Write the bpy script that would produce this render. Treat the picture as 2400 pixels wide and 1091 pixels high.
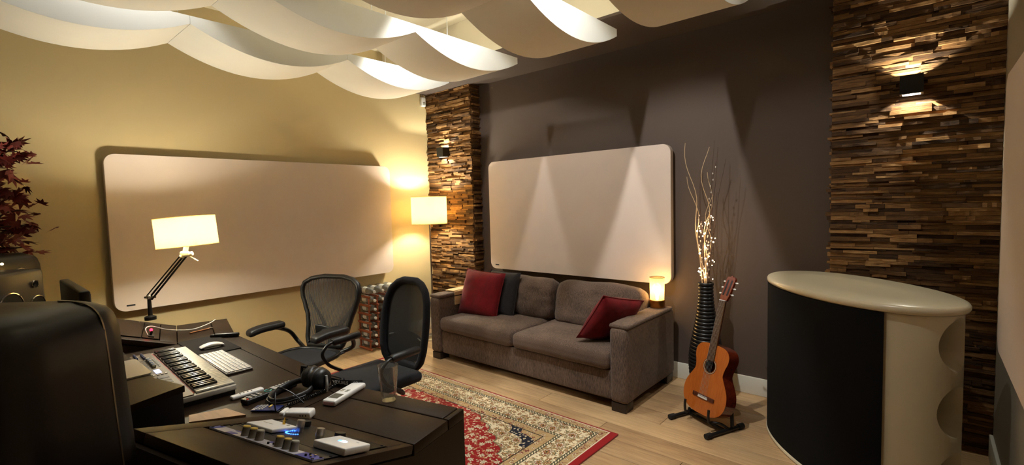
import bpy, bmesh, math, random
from math import sin, cos, pi, radians, sqrt
from mathutils import Vector, Matrix, noise

for o in list(bpy.data.objects):
    bpy.data.objects.remove(o)
SC = bpy.context.scene
COL = SC.collection
RND = random.Random(7)

# ------------------------------------------------------------------ camera
H = 1.58
F_PX, YAW, PITCH, ROLL = 1118.86, 0.71684243, -0.06132965, -0.02664913
_f = Vector((-sin(YAW)*cos(PITCH), cos(YAW)*cos(PITCH), sin(PITCH)))
_r0 = Vector((cos(YAW), sin(YAW), 0)); _u0 = _r0.cross(_f)
_r = cos(ROLL)*_r0 + sin(ROLL)*_u0
_u = -sin(ROLL)*_r0 + cos(ROLL)*_u0
cam = bpy.data.cameras.new('camera'); cam.sensor_width = 36; cam.lens = F_PX/2400*36
cam.clip_start = 0.05
camo = bpy.data.objects.new('camera', cam); COL.objects.link(camo)
camo.matrix_world = Matrix(((_r.x, _u.x, -_f.x, 0), (_r.y, _u.y, -_f.y, 0), (_r.z, _u.z, -_f.z, H), (0, 0, 0, 1)))
SC.camera = camo

# ------------------------------------------------------------------ world, exposure
w = bpy.data.worlds.new('world'); SC.world = w; w.use_nodes = True
w.node_tree.nodes['Background'].inputs[0].default_value = (1.0, 0.85, 0.65, 1)
w.node_tree.nodes['Background'].inputs[1].default_value = 0.02
SC.view_settings.view_transform = 'Standard'
SC.view_settings.look = 'None'
SC.view_settings.gamma = 1
SC.view_settings.use_curve_mapping = False
SC.view_settings.exposure = 1.42

def light(name, kind, loc, power, color, radius=0.03, aim=None, angle=None, blend=0.1, size=None):
    l = bpy.data.lights.new(name, kind); l.energy = power; l.color = color
    if kind in ('POINT', 'SPOT'): l.shadow_soft_size = radius
    if kind == 'AREA': l.size = size or 0.3
    if kind == 'SPOT': l.spot_size = angle; l.spot_blend = blend
    o = bpy.data.objects.new(name, l); COL.objects.link(o); o.location = loc
    if aim is not None:
        o.rotation_euler = (Vector(aim)-Vector(loc)).to_track_quat('-Z', 'Y').to_euler()
    return o

WARM = (1.0, 0.985, 0.84); CEILC = (1.0, 1.0, 0.98)
CEIL_Z = 3.36
# ceiling lamps above the hanging panels, in the gaps between the rows
for x, y, p, tilt, ang in ((-3.435, 0.75, 8, 0.0, 104), (-3.435, 2.55, 20, 0.35, 108), (-2.50, 2.2, 28, 0.3, 103), (-1.565, 1.95, 62, 0.35, 107),
                           (-0.66, 2.0, 16, 0.25, 110), (-2.5, 0.4, 4, 0.0, 104), (-1.9, 0.6, 5, 0.4, 110)):
    light('ceiling_spot', 'SPOT', (x, y, CEIL_Z-0.07), p, CEILC, 0.025, (x, y+tilt, CEIL_Z-1.07), radians(ang), 0.3)

# ------------------------------------------------------------------ helpers
def lin(c):
    return tuple(((v/255)/12.92 if v/255 <= 0.04045 else ((v/255+0.055)/1.055)**2.4) for v in c)

class MB:
    """collects shapes into one mesh"""
    def __init__(s): s.v = []; s.f = []
    def add(s, vs, fs, m=None):
        n = len(s.v)
        s.v += [tuple(m @ Vector(p)) for p in vs] if m is not None else [tuple(p) for p in vs]
        s.f += [tuple(i+n for i in q) for q in fs]; return s
    def box(s, c, d, m=None):
        x, y, z = (k/2 for k in d)
        vs = [(c[0]+a*x, c[1]+b*y, c[2]+e*z) for e in (-1, 1) for a, b in ((-1, -1), (1, -1), (1, 1), (-1, 1))]
        return s.add(vs, [(3, 2, 1, 0), (4, 5, 6, 7), (0, 1, 5, 4), (1, 2, 6, 5), (2, 3, 7, 6), (3, 0, 4, 7)], m)
    def gbox(s, c, d, r=0.01, n=(2, 2, 2), fn=None, m=None):
        """rounded box on a grid; fn(p, q) displaces p, q in [-1,1]^3"""
        h = Vector((d[0]/2, d[1]/2, d[2]/2)); r = min(r, h.x, h.y, h.z); idx = {}; vs = []; fs = []
        def axis(k, L):
            nn = n[k]; inner = L-r
            a = [-L, -L+0.3*r, -inner]+[-inner+2*inner*(i/nn) for i in range(1, nn)]+[inner, L-0.3*r, L]
            return a
        ax = [axis(k, h[k]) for k in range(3)]
        def vert(i, j, k):
            key = (i, j, k)
            if key not in idx:
                p = Vector((ax[0][i], ax[1][j], ax[2][k]))
                q = Vector([max(-(h[t]-r), min(h[t]-r, p[t])) for t in range(3)])
                o = p-q
                if o.length > 1e-9:
                    p = q+o.normalized()*r
                if fn: p = fn(p.copy(), Vector((p.x/h.x, p.y/h.y, p.z/h.z)))
                idx[key] = len(vs); vs.append(p+Vector(c))
            return idx[key]
        I, J, K = (len(a)-1 for a in ax)
        for i in range(I):
            for j in range(J):
                fs.append((vert(i, j, 0), vert(i, j+1, 0), vert(i+1, j+1, 0), vert(i+1, j, 0)))
                fs.append((vert(i, j, K), vert(i+1, j, K), vert(i+1, j+1, K), vert(i, j+1, K)))
        for i in range(I):
            for k in range(K):
                fs.append((vert(i, 0, k), vert(i+1, 0, k), vert(i+1, 0, k+1), vert(i, 0, k+1)))
                fs.append((vert(i, J, k), vert(i, J, k+1), vert(i+1, J, k+1), vert(i+1, J, k)))
        for j in range(J):
            for k in range(K):
                fs.append((vert(0, j, k), vert(0, j, k+1), vert(0, j+1, k+1), vert(0, j+1, k)))
                fs.append((vert(I, j, k), vert(I, j+1, k), vert(I, j+1, k+1), vert(I, j, k+1)))
        return s.add(vs, fs, m)
    def tube(s, pts, r, n=8, closed=False, cap=True, flat=1.0, m=None):
        P = [Vector(p) for p in pts]; N = len(P); R = r if hasattr(r, '__len__') else [r]*N
        vs = []; fs = []; up = None
        for i in range(N):
            a = P[(i-1) % N] if (closed or i > 0) else P[0]; b = P[(i+1) % N] if (closed or i < N-1) else P[-1]
            t = (b-a).normalized() if (b-a).length > 1e-9 else Vector((0, 0, 1))
            if up is None:
                up = Vector((0, 0, 1)) if abs(t.z) < 0.9 else Vector((1, 0, 0))
            e1 = (up-t*up.dot(t)); e1 = e1.normalized() if e1.length > 1e-6 else t.orthogonal().normalized()
            up = e1; e2 = t.cross(e1)
            for k in range(n):
                g = 2*pi*k/n; vs.append(P[i]+e1*cos(g)*R[i]+e2*sin(g)*R[i]*flat)
        for i in range(N if closed else N-1):
            j = (i+1) % N
            for k in range(n):
                l = (k+1) % n; fs.append((i*n+k, i*n+l, j*n+l, j*n+k))
        if cap and not closed:
            fs.append(tuple(range(n))[::-1]); fs.append(tuple((N-1)*n+k for k in range(n)))
        return s.add(vs, fs, m)
    def lathe(s, prof, n=24, m=None, cap=True):
        vs = []; fs = []
        for r, z in prof:
            for k in range(n):
                g = 2*pi*k/n; vs.append((r*cos(g), r*sin(g), z))
        for i in range(len(prof)-1):
            for k in range(n):
                l = (k+1) % n; fs.append((i*n+k, i*n+l, (i+1)*n+l, (i+1)*n+k))
        if cap:
            fs.append(tuple(range(n))[::-1]); fs.append(tuple((len(prof)-1)*n+k for k in range(n)))
        return s.add(vs, fs, m)
    def prism(s, poly, z0, z1, m=None):
        n = len(poly)
        vs = [(p[0], p[1], z0) for p in poly]+[(p[0], p[1], z1) for p in poly]
        fs = [tuple(range(n))[::-1], tuple(range(n, 2*n))]+[(i, (i+1) % n, n+(i+1) % n, n+i) for i in range(n)]
        return s.add(vs, fs, m)
    def ball(s, c, r, n=8, m=None, sc=(1, 1, 1)):
        k = n//2; pr = [(max(1e-5, sin(pi*i/k)), -cos(pi*i/k)) for i in range(k+1)]
        vs = []; fs = []
        for a, z in pr:
            for j in range(n):
                g = 2*pi*j/n; vs.append((c[0]+r*a*cos(g)*sc[0], c[1]+r*a*sin(g)*sc[1], c[2]+r*z*sc[2]))
        for i in range(k):
            for j in range(n):
                l = (j+1) % n; fs.append((i*n+j, i*n+l, (i+1)*n+l, (i+1)*n+j))
        return s.add(vs, fs, m)
    def mesh(s, name, mat=None, smooth=None):
        me = bpy.data.meshes.new(name); me.from_pydata(s.v, [], s.f); me.validate()
        bm = bmesh.new(); bm.from_mesh(me); bmesh.ops.remove_doubles(bm, verts=bm.verts, dist=1e-6)
        bmesh.ops.recalc_face_normals(bm, faces=bm.faces); bm.to_mesh(me); bm.free()
        if smooth:
            me.polygons.foreach_set('use_smooth', [True]*len(me.polygons))
            me.set_sharp_from_angle(angle=radians(smooth))
        if mat: me.materials.append(mat)
        me.update(); return me
    def build(s, name, mat, parent=None, smooth=40, kind=None):
        o = bpy.data.objects.new(name, s.mesh(name, mat, smooth)); COL.objects.link(o)
        if parent: o.parent = parent
        if kind: o['kind'] = kind
        return o

def tag(o, label, cat, group=None):
    o['label'] = label; o['category'] = cat
    if group: o['group'] = group
    return o
def thing(name, label, cat, loc=(0, 0, 0), rz=0, group=None, mat=None):
    o = bpy.data.objects.new(name, None); COL.objects.link(o); o.empty_display_size = 0.05
    if mat is not None: o.matrix_world = mat
    else: o.location = loc; o.rotation_euler = (0, 0, rz)
    return tag(o, label, cat, group)
def struct(o): o['kind'] = 'structure'; return o
def inst(me, name, parent=None, loc=None, m=None, kind=None):
    o = bpy.data.objects.new(name, me); COL.objects.link(o)
    if parent: o.parent = parent
    if m is not None: o.matrix_local = m
    elif loc is not None: o.location = loc
    if kind: o['kind'] = kind
    return o
def copy_tree(o, parent=None):
    c = o.copy(); COL.objects.link(c); c.parent = parent
    for ch in list(o.children): copy_tree(ch, c)
    return c
def TR(x, y, z): return Matrix.Translation((x, y, z))
def RX(a): return Matrix.Rotation(radians(a), 4, 'X')
def RY(a): return Matrix.Rotation(radians(a), 4, 'Y')
def RZ(a): return Matrix.Rotation(radians(a), 4, 'Z')
def frame(o, x, y, z):
    """matrix with origin o and axis columns x, y, z"""
    return Matrix(((x[0], y[0], z[0], o[0]), (x[1], y[1], z[1], o[1]), (x[2], y[2], z[2], o[2]), (0, 0, 0, 1)))
def rrect(w, h, r, n=6):
    pts = []
    for cx, cy, a0 in ((w/2-r, h/2-r, 0), (-w/2+r, h/2-r, 90), (-w/2+r, -h/2+r, 180), (w/2-r, -h/2+r, 270)):
        for i in range(n+1):
            a = radians(a0+90*i/n); pts.append((cx+r*cos(a), cy+r*sin(a)))
    return pts
def catmull(pts, k=6, closed=False):
    P = [Vector(p) for p in pts]; out = []; N = len(P)
    for i in range(N if closed else N-1):
        g = (lambda q: P[q % N]) if closed else (lambda q: P[max(0, min(N-1, q))])
        a, b, c, d = g(i-1), g(i), g(i+1), g(i+2)
        for j in range(k):
            t = j/k
            out.append(0.5*((2*b)+(c-a)*t+(2*a-5*b+4*c-d)*t*t+(3*b-a-3*c+d)*t**3))
    if not closed: out.append(P[-1])
    return out

# ------------------------------------------------------------------ materials
class NT:
    def __init__(s, name):
        s.m = bpy.data.materials.new(name); s.m.use_nodes = True; s.t = s.m.node_tree
        s.b = s.t.nodes['Principled BSDF']; s.out = s.t.nodes['Material Output']
    def n(s, typ, **kw):
        o = s.t.nodes.new(typ)
        for k, v in kw.items():
            if k.startswith('i_'): o.inputs[k[2:].replace('_', ' ')].default_value = v
            else: setattr(o, k, v)
        return o
    def l(s, a, b): s.t.links.new(a, b)
    def math(s, op, a, b=None, c=None, clamp=False):
        o = s.n('ShaderNodeMath', operation=op); o.use_clamp = clamp
        for i, v in enumerate((a, b, c)):
            if v is None: continue
            if isinstance(v, (int, float)): o.inputs[i].default_value = v
            else: s.l(v, o.inputs[i])
        return o.outputs[0]
    def mix(s, fac, a, b):
        o = s.n('ShaderNodeMix', data_type='RGBA')
        for sock, v in ((o.inputs[0], fac), (o.inputs[6], a), (o.inputs[7], b)):
            if isinstance(v, (int, float)): sock.default_value = v
            elif isinstance(v, tuple): sock.default_value = (*v[:3], 1)
            else: s.l(v, sock)
        return o.outputs[2]
    def ramp(s, fac, stops):
        o = s.n('ShaderNodeValToRGB'); e = o.color_ramp.elements
        while len(e) < len(stops): e.new(0.5)
        for q, (p, c) in zip(e, stops): q.position = p; q.color = (*c[:3], 1)
        s.l(fac, o.inputs[0]); return o.outputs[0]
    def coord(s, which='Object', scale=(1, 1, 1)):
        t = s.n('ShaderNodeTexCoord'); m = s.n('ShaderNodeMapping'); m.inputs['Scale'].default_value = scale
        s.l(t.outputs[which], m.inputs[0]); return m.outputs[0]
    def noise(s, vec, scale=5, detail=3, rough=0.5):
        o = s.n('ShaderNodeTexNoise'); o.inputs['Scale'].default_value = scale
        o.inputs['Detail'].default_value = detail; o.inputs['Roughness'].default_value = rough
        if vec is not None: s.l(vec, o.inputs['Vector'])
        return o.outputs[0]
    def bump(s, h, strength=0.2, dist=0.01):
        o = s.n('ShaderNodeBump'); o.inputs['Strength'].default_value = strength; o.inputs['Distance'].default_value = dist
        s.l(h, o.inputs['Height']); s.l(o.outputs[0], s.b.inputs['Normal'])

def plain(name, rgb, rough=0.5, metal=0.0, var=0.06, scale=8, bump=0.0, bscale=200, spec=0.5, stretch=(1, 1, 1), coat=0):
    t = NT(name); c = lin(rgb); v = t.coord('Object', stretch)
    f = t.noise(v, scale, 3)
    t.l(t.mix(f, tuple(k*(1-var) for k in c), tuple(min(1, k*(1+var)) for k in c)), t.b.inputs['Base Color'])
    t.b.inputs['Roughness'].default_value = rough; t.b.inputs['Metallic'].default_value = metal
    t.b.inputs['Specular IOR Level'].default_value = spec
    if coat: t.b.inputs['Coat Weight'].default_value = coat; t.b.inputs['Coat Roughness'].default_value = 0.08
    if bump: t.bump(t.noise(v, bscale, 2), bump, 0.002)
    return t.m
def emit(name, rgb, strength):
    t = NT(name); c = lin(rgb); t.b.inputs['Base Color'].default_value = (*c, 1)
    t.b.inputs['Emission Color'].default_value = (*c, 1); t.b.inputs['Emission Strength'].default_value = strength
    f = t.noise(t.coord(), 3); t.l(t.math('ADD', t.math('MULTIPLY', f, 0.05), 0.4), t.b.inputs['Roughness'])
    return t.m
def fabric(name, rgb, scale=60, var=0.25, stretch=(1, 1, 1), bump=0.3, rough=0.95, sheen=0.2, span=0.2):
    t = NT(name); c = lin(rgb); v = t.coord('Object', stretch)
    f = t.noise(v, scale, 4, 0.65); g = t.noise(t.coord(), 5, 2)
    k = t.math('ADD', t.math('MULTIPLY', f, 0.8), t.math('MULTIPLY', g, 0.2))
    t.l(t.ramp(k, [(0.5-span, tuple(q*(1-var) for q in c)), (0.5+span, tuple(min(1, q*(1+var)) for q in c))]), t.b.inputs['Base Color'])
    t.b.inputs['Roughness'].default_value = rough; t.b.inputs['Specular IOR Level'].default_value = 0.2
    t.b.inputs['Sheen Weight'].default_value = sheen
    t.bump(t.noise(v, scale*2, 2), bump, 0.002); return t.m
def wood(name, dark, light_, scale=6, stretch=(0.6, 9, 9), rough=0.4, rand=True, coat=0.0, bump=0.08, amt=0.35, spec=0.5):
    t = NT(name); t.b.inputs['Specular IOR Level'].default_value = spec; a, b = lin(dark), lin(light_)
    oi = t.n('ShaderNodeObjectInfo'); tc = t.n('ShaderNodeTexCoord')
    off = t.n('ShaderNodeVectorMath', operation='MULTIPLY_ADD')
    cmb = t.n('ShaderNodeCombineXYZ')
    for i in range(3): t.l(oi.outputs['Random'], cmb.inputs[i])
    t.l(cmb.outputs[0], off.inputs[0]); off.inputs[1].default_value = (37, 23, 11) if rand else (0, 0, 0)
    t.l(tc.outputs['Object'], off.inputs[2])
    mp = t.n('ShaderNodeMapping'); mp.inputs['Scale'].default_value = stretch; t.l(off.outputs[0], mp.inputs[0])
    f = t.noise(mp.outputs[0], scale, 5, 0.6); g = t.noise(off.outputs[0], 2.5, 3)
    k = t.math('ADD', t.math('MULTIPLY', f, 0.65), t.math('MULTIPLY', g, 0.35))
    if rand: k = t.math('ADD', k, t.math('MULTIPLY', t.math('SUBTRACT', oi.outputs['Random'], 0.5), amt))
    t.l(t.ramp(k, [(0.28, a), (0.72, b)]), t.b.inputs['Base Color'])
    t.b.inputs['Roughness'].default_value = rough
    if coat: t.b.inputs['Coat Weight'].default_value = coat; t.b.inputs['Coat Roughness'].default_value = 0.1
    t.bump(f, bump, 0.003); return t.m

M = {}
M['beige'] = plain('beige_paint', (196, 176, 132), 0.85, var=0.03, scale=3, bump=0.05)
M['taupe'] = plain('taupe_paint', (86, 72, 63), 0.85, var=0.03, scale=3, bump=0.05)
M['greywall'] = plain('grey_paint', (150, 140, 122), 0.85, var=0.03, scale=3, bump=0.05)
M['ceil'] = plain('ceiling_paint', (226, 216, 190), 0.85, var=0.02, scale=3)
M['white'] = plain('white_paint', (228, 226, 212), 0.5, var=0.02, scale=4)
M['cloud'] = plain('cloud_fabric', (233, 226, 211), 0.95, var=0.03, scale=6, bump=0.1, bscale=400)
M['cloudside'] = plain('cloud_board', (236, 236, 230), 0.8, var=0.02, scale=6)
M['panel'] = fabric('panel_fabric', (211, 195, 183), 500, 0.07, bump=0.15, sheen=0.0)
M['paneledge'] = plain('panel_edge', (190, 172, 155), 0.8)
M['black'] = plain('black_plastic', (22, 21, 20), 0.42, var=0.15)
M['blacksatin'] = plain('black_satin', (16, 15, 14), 0.36, var=0.12)
M['leather'] = plain('black_leather', (26, 24, 23), 0.45, var=0.15, bump=0.3, bscale=260)
M['rubber'] = plain('black_rubber', (18, 18, 18), 0.7)
M['darkmetal'] = plain('dark_metal', (38, 36, 34), 0.35, 0.6)
M['chrome'] = plain('chrome', (205, 200, 190), 0.18, 1.0, var=0.02)
M['alu'] = plain('aluminium', (205, 205, 203), 0.4, 0.6, var=0.03)
M['steel'] = plain('brushed_steel', (196, 192, 184), 0.3, 0.85, var=0.04)
M['brass'] = plain('brass', (176, 126, 66), 0.3, 1.0, var=0.05)
M['gold'] = plain('gold', (212, 168, 70), 0.25, 1.0, var=0.03)
M['whiteplastic'] = plain('white_plastic', (226, 224, 218), 0.35, var=0.02)
M['ivory'] = plain('ivory_lacquer', (214, 202, 172), 0.28, var=0.02, scale=3, coat=0.3)
M['grille'] = fabric('speaker_cloth', (12, 12, 12), 600, 0.3, bump=0.3, sheen=0.0)
M['desk'] = wood('dark_desk', (32, 21, 12), (46, 32, 19), 10, (1.0, 14, 14), 0.46, False, bump=0.04, spec=0.16)
M['desklit'] = wood('lit_desk_wood', (160, 126, 94), (188, 150, 116), 10, (1, 8, 8), 0.55, False)  # desk wood in a paler tone, with the lamplight painted in
M['sofa'] = fabric('sofa_weave', (100, 82, 70), 62, 0.5, (4, 4, 0.5), 0.5, sheen=0.15, span=0.11)
M['sofatop'] = fabric('sofa_weave_top', (100, 82, 70), 62, 0.5, (4, 0.5, 4), 0.5, sheen=0.15, span=0.11)
M['darkcushion'] = fabric('dark_cushion', (38, 34, 34), 60, 0.25)
M['red'] = fabric('red_velvet', (106, 9, 16), 14, 0.3, bump=0.2, sheen=0.12, rough=0.8)
M['darkwood'] = wood('dark_leg', (28, 20, 16), (48, 34, 26), 8, (9, 9, 1), 0.4, False)
M['floor'] = wood('oak_board', (158, 124, 88), (212, 178, 132), 5, (0.8, 14, 14), 0.42, True, bump=0.06, amt=0.22)
M['gap'] = plain('floor_base', (60, 42, 26), 0.8)
M['guitar_top'] = wood('guitar_top', (170, 84, 28), (206, 116, 46), 7, (22, 1.2, 22), 0.22, False, coat=0.5, bump=0.01)
M['guitar_side'] = wood('guitar_side', (74, 22, 10), (122, 44, 20), 6, (6, 6, 6), 0.18, False, coat=0.6, bump=0.01)
M['rosewood'] = wood('rosewood', (64, 30, 18), (104, 54, 32), 7, (16, 2, 16), 0.4, False)
M['fretwood'] = wood('fretboard_wood', (70, 46, 28), (104, 72, 44), 7, (16, 2, 16), 0.35, False)
M['headwood'] = wood('head_wood', (98, 36, 18), (138, 56, 28), 7, (12, 1.5, 12), 0.25, False, coat=0.4)
M['bamboo'] = wood('bamboo_slat', (206, 172, 122), (232, 204, 158), 8, (12, 1, 12), 0.4, True, amt=0.2)
M['rackwood'] = wood('rack_wood', (116, 54, 30), (156, 82, 48), 8, (1.5, 12, 12), 0.5, True, amt=0.2)
M['twig'] = plain('pale_twig', (206, 178, 140), 0.6, var=0.15, scale=60)
M['twigdark'] = plain('dark_twig', (72, 48, 34), 0.7, var=0.2, scale=60)
M['bud'] = plain('willow_bud', (214, 202, 186), 0.8)
M['vase'] = plain('black_vase', (30, 28, 27), 0.3, var=0.1)
M['fairy'] = emit('fairy_glow', (255, 214, 160), 14)
M['led_red'] = emit('red_led', (255, 20, 40), 6)
M['led_blue'] = emit('blue_led', (60, 120, 255), 2.2)
M['led_white'] = emit('white_led', (210, 225, 255), 2.5)
M['led_warm'] = emit('warm_led', (255, 220, 150), 2.0)
M['led_green'] = emit('green_led', (200, 230, 60), 2.0)
M['yellowcap'] = plain('yellow_cap', (222, 190, 92), 0.4)
M['greycap'] = plain('grey_cap', (176, 174, 158), 0.4)
M['greyknob'] = plain('grey_knob', (138, 132, 118), 0.45)
M['faceplate'] = plain('pale_faceplate', (176, 174, 182), 0.4, var=0.05)
M['blueplate'] = plain('blue_faceplate', (74, 78, 150), 0.4, var=0.05)
M['ink'] = plain('dark_ink', (30, 28, 30), 0.6)
M['keypanel'] = plain('keyboard_panel', (88, 70, 44), 0.5, 0.0, var=0.05)
M['keysilver'] = plain('keyboard_case', (190, 186, 174), 0.4, 0.2, var=0.03)
M['whitekey'] = plain('white_key', (226, 222, 204), 0.3, var=0.02)
M['blackkey'] = plain('black_key', (14, 13, 13), 0.22)
M['pad'] = plain('grey_pad', (136, 134, 128), 0.6)
M['bluegrey'] = plain('blue_grey_cap', (92, 98, 132), 0.5)
M['redprint'] = plain('red_print', (150, 50, 30), 0.6)
M['redbutton'] = plain('red_button', (214, 60, 50), 0.5)
M['teal'] = plain('teal_ring', (60, 150, 140), 0.5)
M['mousepad'] = fabric('mouse_pad', (34, 28, 24), 200, 0.15, sheen=0)
M['pinktint'] = plain('pink_edge', (196, 150, 150), 0.5)
M['display'] = plain('grey_display', (92, 90, 78), 0.3)
M['copper'] = plain('copper_pen', (190, 130, 92), 0.3, 0.7)
M['leaf'] = plain('maple_leaf', (96, 24, 16), 0.6, var=0.3, scale=4)
M['bark'] = plain('bark', (62, 44, 32), 0.9, var=0.3, scale=40)
M['pot'] = plain('plant_pot', (70, 62, 54), 0.7)
M['soil'] = plain('soil', (40, 30, 22), 0.95, var=0.3, scale=60, bump=0.5, bscale=80)
M['blueremote'] = plain('blue_remote', (36, 44, 92), 0.4)
M['seatcloth'] = fabric('chair_cloth', (30, 30, 34), 220, 0.25, sheen=0.1)
M['silverbutton'] = plain('silver_button', (176, 172, 164), 0.4)

def glass(name, color=(1, 1, 1), rough=0.0, ior=1.45, mixt=0.0):
    t = NT(name); t.b.inputs['Base Color'].default_value = (*color, 1)
    t.b.inputs['Transmission Weight'].default_value = 1; t.b.inputs['Roughness'].default_value = rough
    t.b.inputs['IOR'].default_value = ior
    f = t.noise(t.coord(), 30, 1); t.l(t.math('ADD', rough, t.math('MULTIPLY', f, 0.01)), t.b.inputs['Roughness'])
    return t.m
def thin_glass(name, rgb, refl=0.12, body=0.05):
    t = NT(name); c = lin(rgb)
    tp = t.n('ShaderNodeBsdfTransparent'); gl = t.n('ShaderNodeBsdfGlossy'); df = t.n('ShaderNodeBsdfDiffuse'); lw = t.n('ShaderNodeLayerWeight'); m1 = t.n('ShaderNodeMixShader'); m2 = t.n('ShaderNodeMixShader')
    tp.inputs[0].default_value = (*c, 1); gl.inputs['Roughness'].default_value = 0.06; df.inputs[0].default_value = (0.8, 0.8, 0.78, 1); lw.inputs[0].default_value = 0.3
    f = t.noise(t.coord(), 20, 2)
    t.l(t.math('ADD', body, t.math('MULTIPLY', f, body*0.3)), m1.inputs[0]); t.l(tp.outputs[0], m1.inputs[1]); t.l(df.outputs[0], m1.inputs[2])
    t.l(t.math('ADD', refl*0.3, t.math('MULTIPLY', lw.outputs['Fresnel'], refl*5), clamp=True), m2.inputs[0]); t.l(m1.outputs[0], m2.inputs[1]); t.l(gl.outputs[0], m2.inputs[2]); t.l(m2.outputs[0], t.out.inputs[0]); return t.m
M['glass'] = thin_glass('clear_glass', (250, 250, 247), 0.09, 0.014)
M['bottle'] = thin_glass('clear_bottle', (232, 232, 228), 0.12, 0.14)
def translucent(name, rgb, trans=0.75, em=0.0, var=0.04):
    t = NT(name); c = lin(rgb)
    d = t.n('ShaderNodeBsdfDiffuse'); tr = t.n('ShaderNodeBsdfTranslucent'); mx = t.n('ShaderNodeMixShader')
    f = t.noise(t.coord('Object', (1, 1, 1)), 400, 2)
    col = t.mix(f, tuple(k*(1-var) for k in c), c)
    t.l(col, d.inputs[0]); t.l(col, tr.inputs[0]); mx.inputs[0].default_value = trans
    t.l(d.outputs[0], mx.inputs[1]); t.l(tr.outputs[0], mx.inputs[2]); t.l(mx.outputs[0], t.out.inputs[0]); return t.m
M['shade'] = translucent('lamp_shade_cloth', (226, 206, 160), 0.5)
def mesh_mat(name, rgb, freq, axis=0, open_=0.5):
    """woven mesh: opaque threads with see-through gaps between them"""
    t = NT(name); v = t.coord('Object'); sp = t.n('ShaderNodeSeparateXYZ'); t.l(v, sp.inputs[0])
    s1 = t.math('GREATER_THAN', t.math('FRACT', t.math('MULTIPLY', sp.outputs[axis], freq)), open_)
    s2 = t.math('GREATER_THAN', t.math('FRACT', t.math('MULTIPLY', sp.outputs[2], freq*2.2)), 0.86)
    k = t.math('MAXIMUM', s1, s2)
    t.b.inputs['Base Color'].default_value = (*lin(rgb), 1); t.b.inputs['Roughness'].default_value = 0.6
    tp = t.n('ShaderNodeBsdfTransparent'); mx = t.n('ShaderNodeMixShader')
    t.l(k, mx.inputs[0]); t.l(tp.outputs[0], mx.inputs[1]); t.l(t.b.outputs[0], mx.inputs[2]); t.l(mx.outputs[0], t.out.inputs[0])
    return t.m
M['weave1'] = mesh_mat('chair_weave', (44, 39, 34), 66, 0, 0.36)
M['weave2'] = mesh_mat('chair_net', (22, 22, 26), 330, 0, 0.24)

def strip_mat():
    t = NT('split_wood_strip')
    oi = t.n('ShaderNodeObjectInfo'); ge = t.n('ShaderNodeNewGeometry'); tc = t.n('ShaderNodeTexCoord')
    r = t.math('FRACT', t.math('ADD', t.math('MULTIPLY', oi.outputs['Random'], 7.31), t.math('MULTIPLY', ge.outputs['Random Per Island'], 5.17)))
    mp = t.n('ShaderNodeMapping'); mp.inputs['Scale'].default_value = (5, 5, 40); t.l(ge.outputs['Position'], mp.inputs[0])
    f = t.noise(mp.outputs[0], 3, 4, 0.65)
    k = t.math('ADD', t.math('MULTIPLY', f, 0.55), t.math('MULTIPLY', r, 0.5))
    t.l(t.ramp(k, [(0.22, lin((46, 30, 18))), (0.5, lin((100, 70, 40))), (0.72, lin((150, 110, 66))), (0.92, lin((204, 164, 112)))]), t.b.inputs['Base Color'])
    t.b.inputs['Roughness'].default_value = 0.75; t.b.inputs['Specular IOR Level'].default_value = 0.3
    t.bump(f, 0.5, 0.006); return t.m
M['strip'] = strip_mat()

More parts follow.
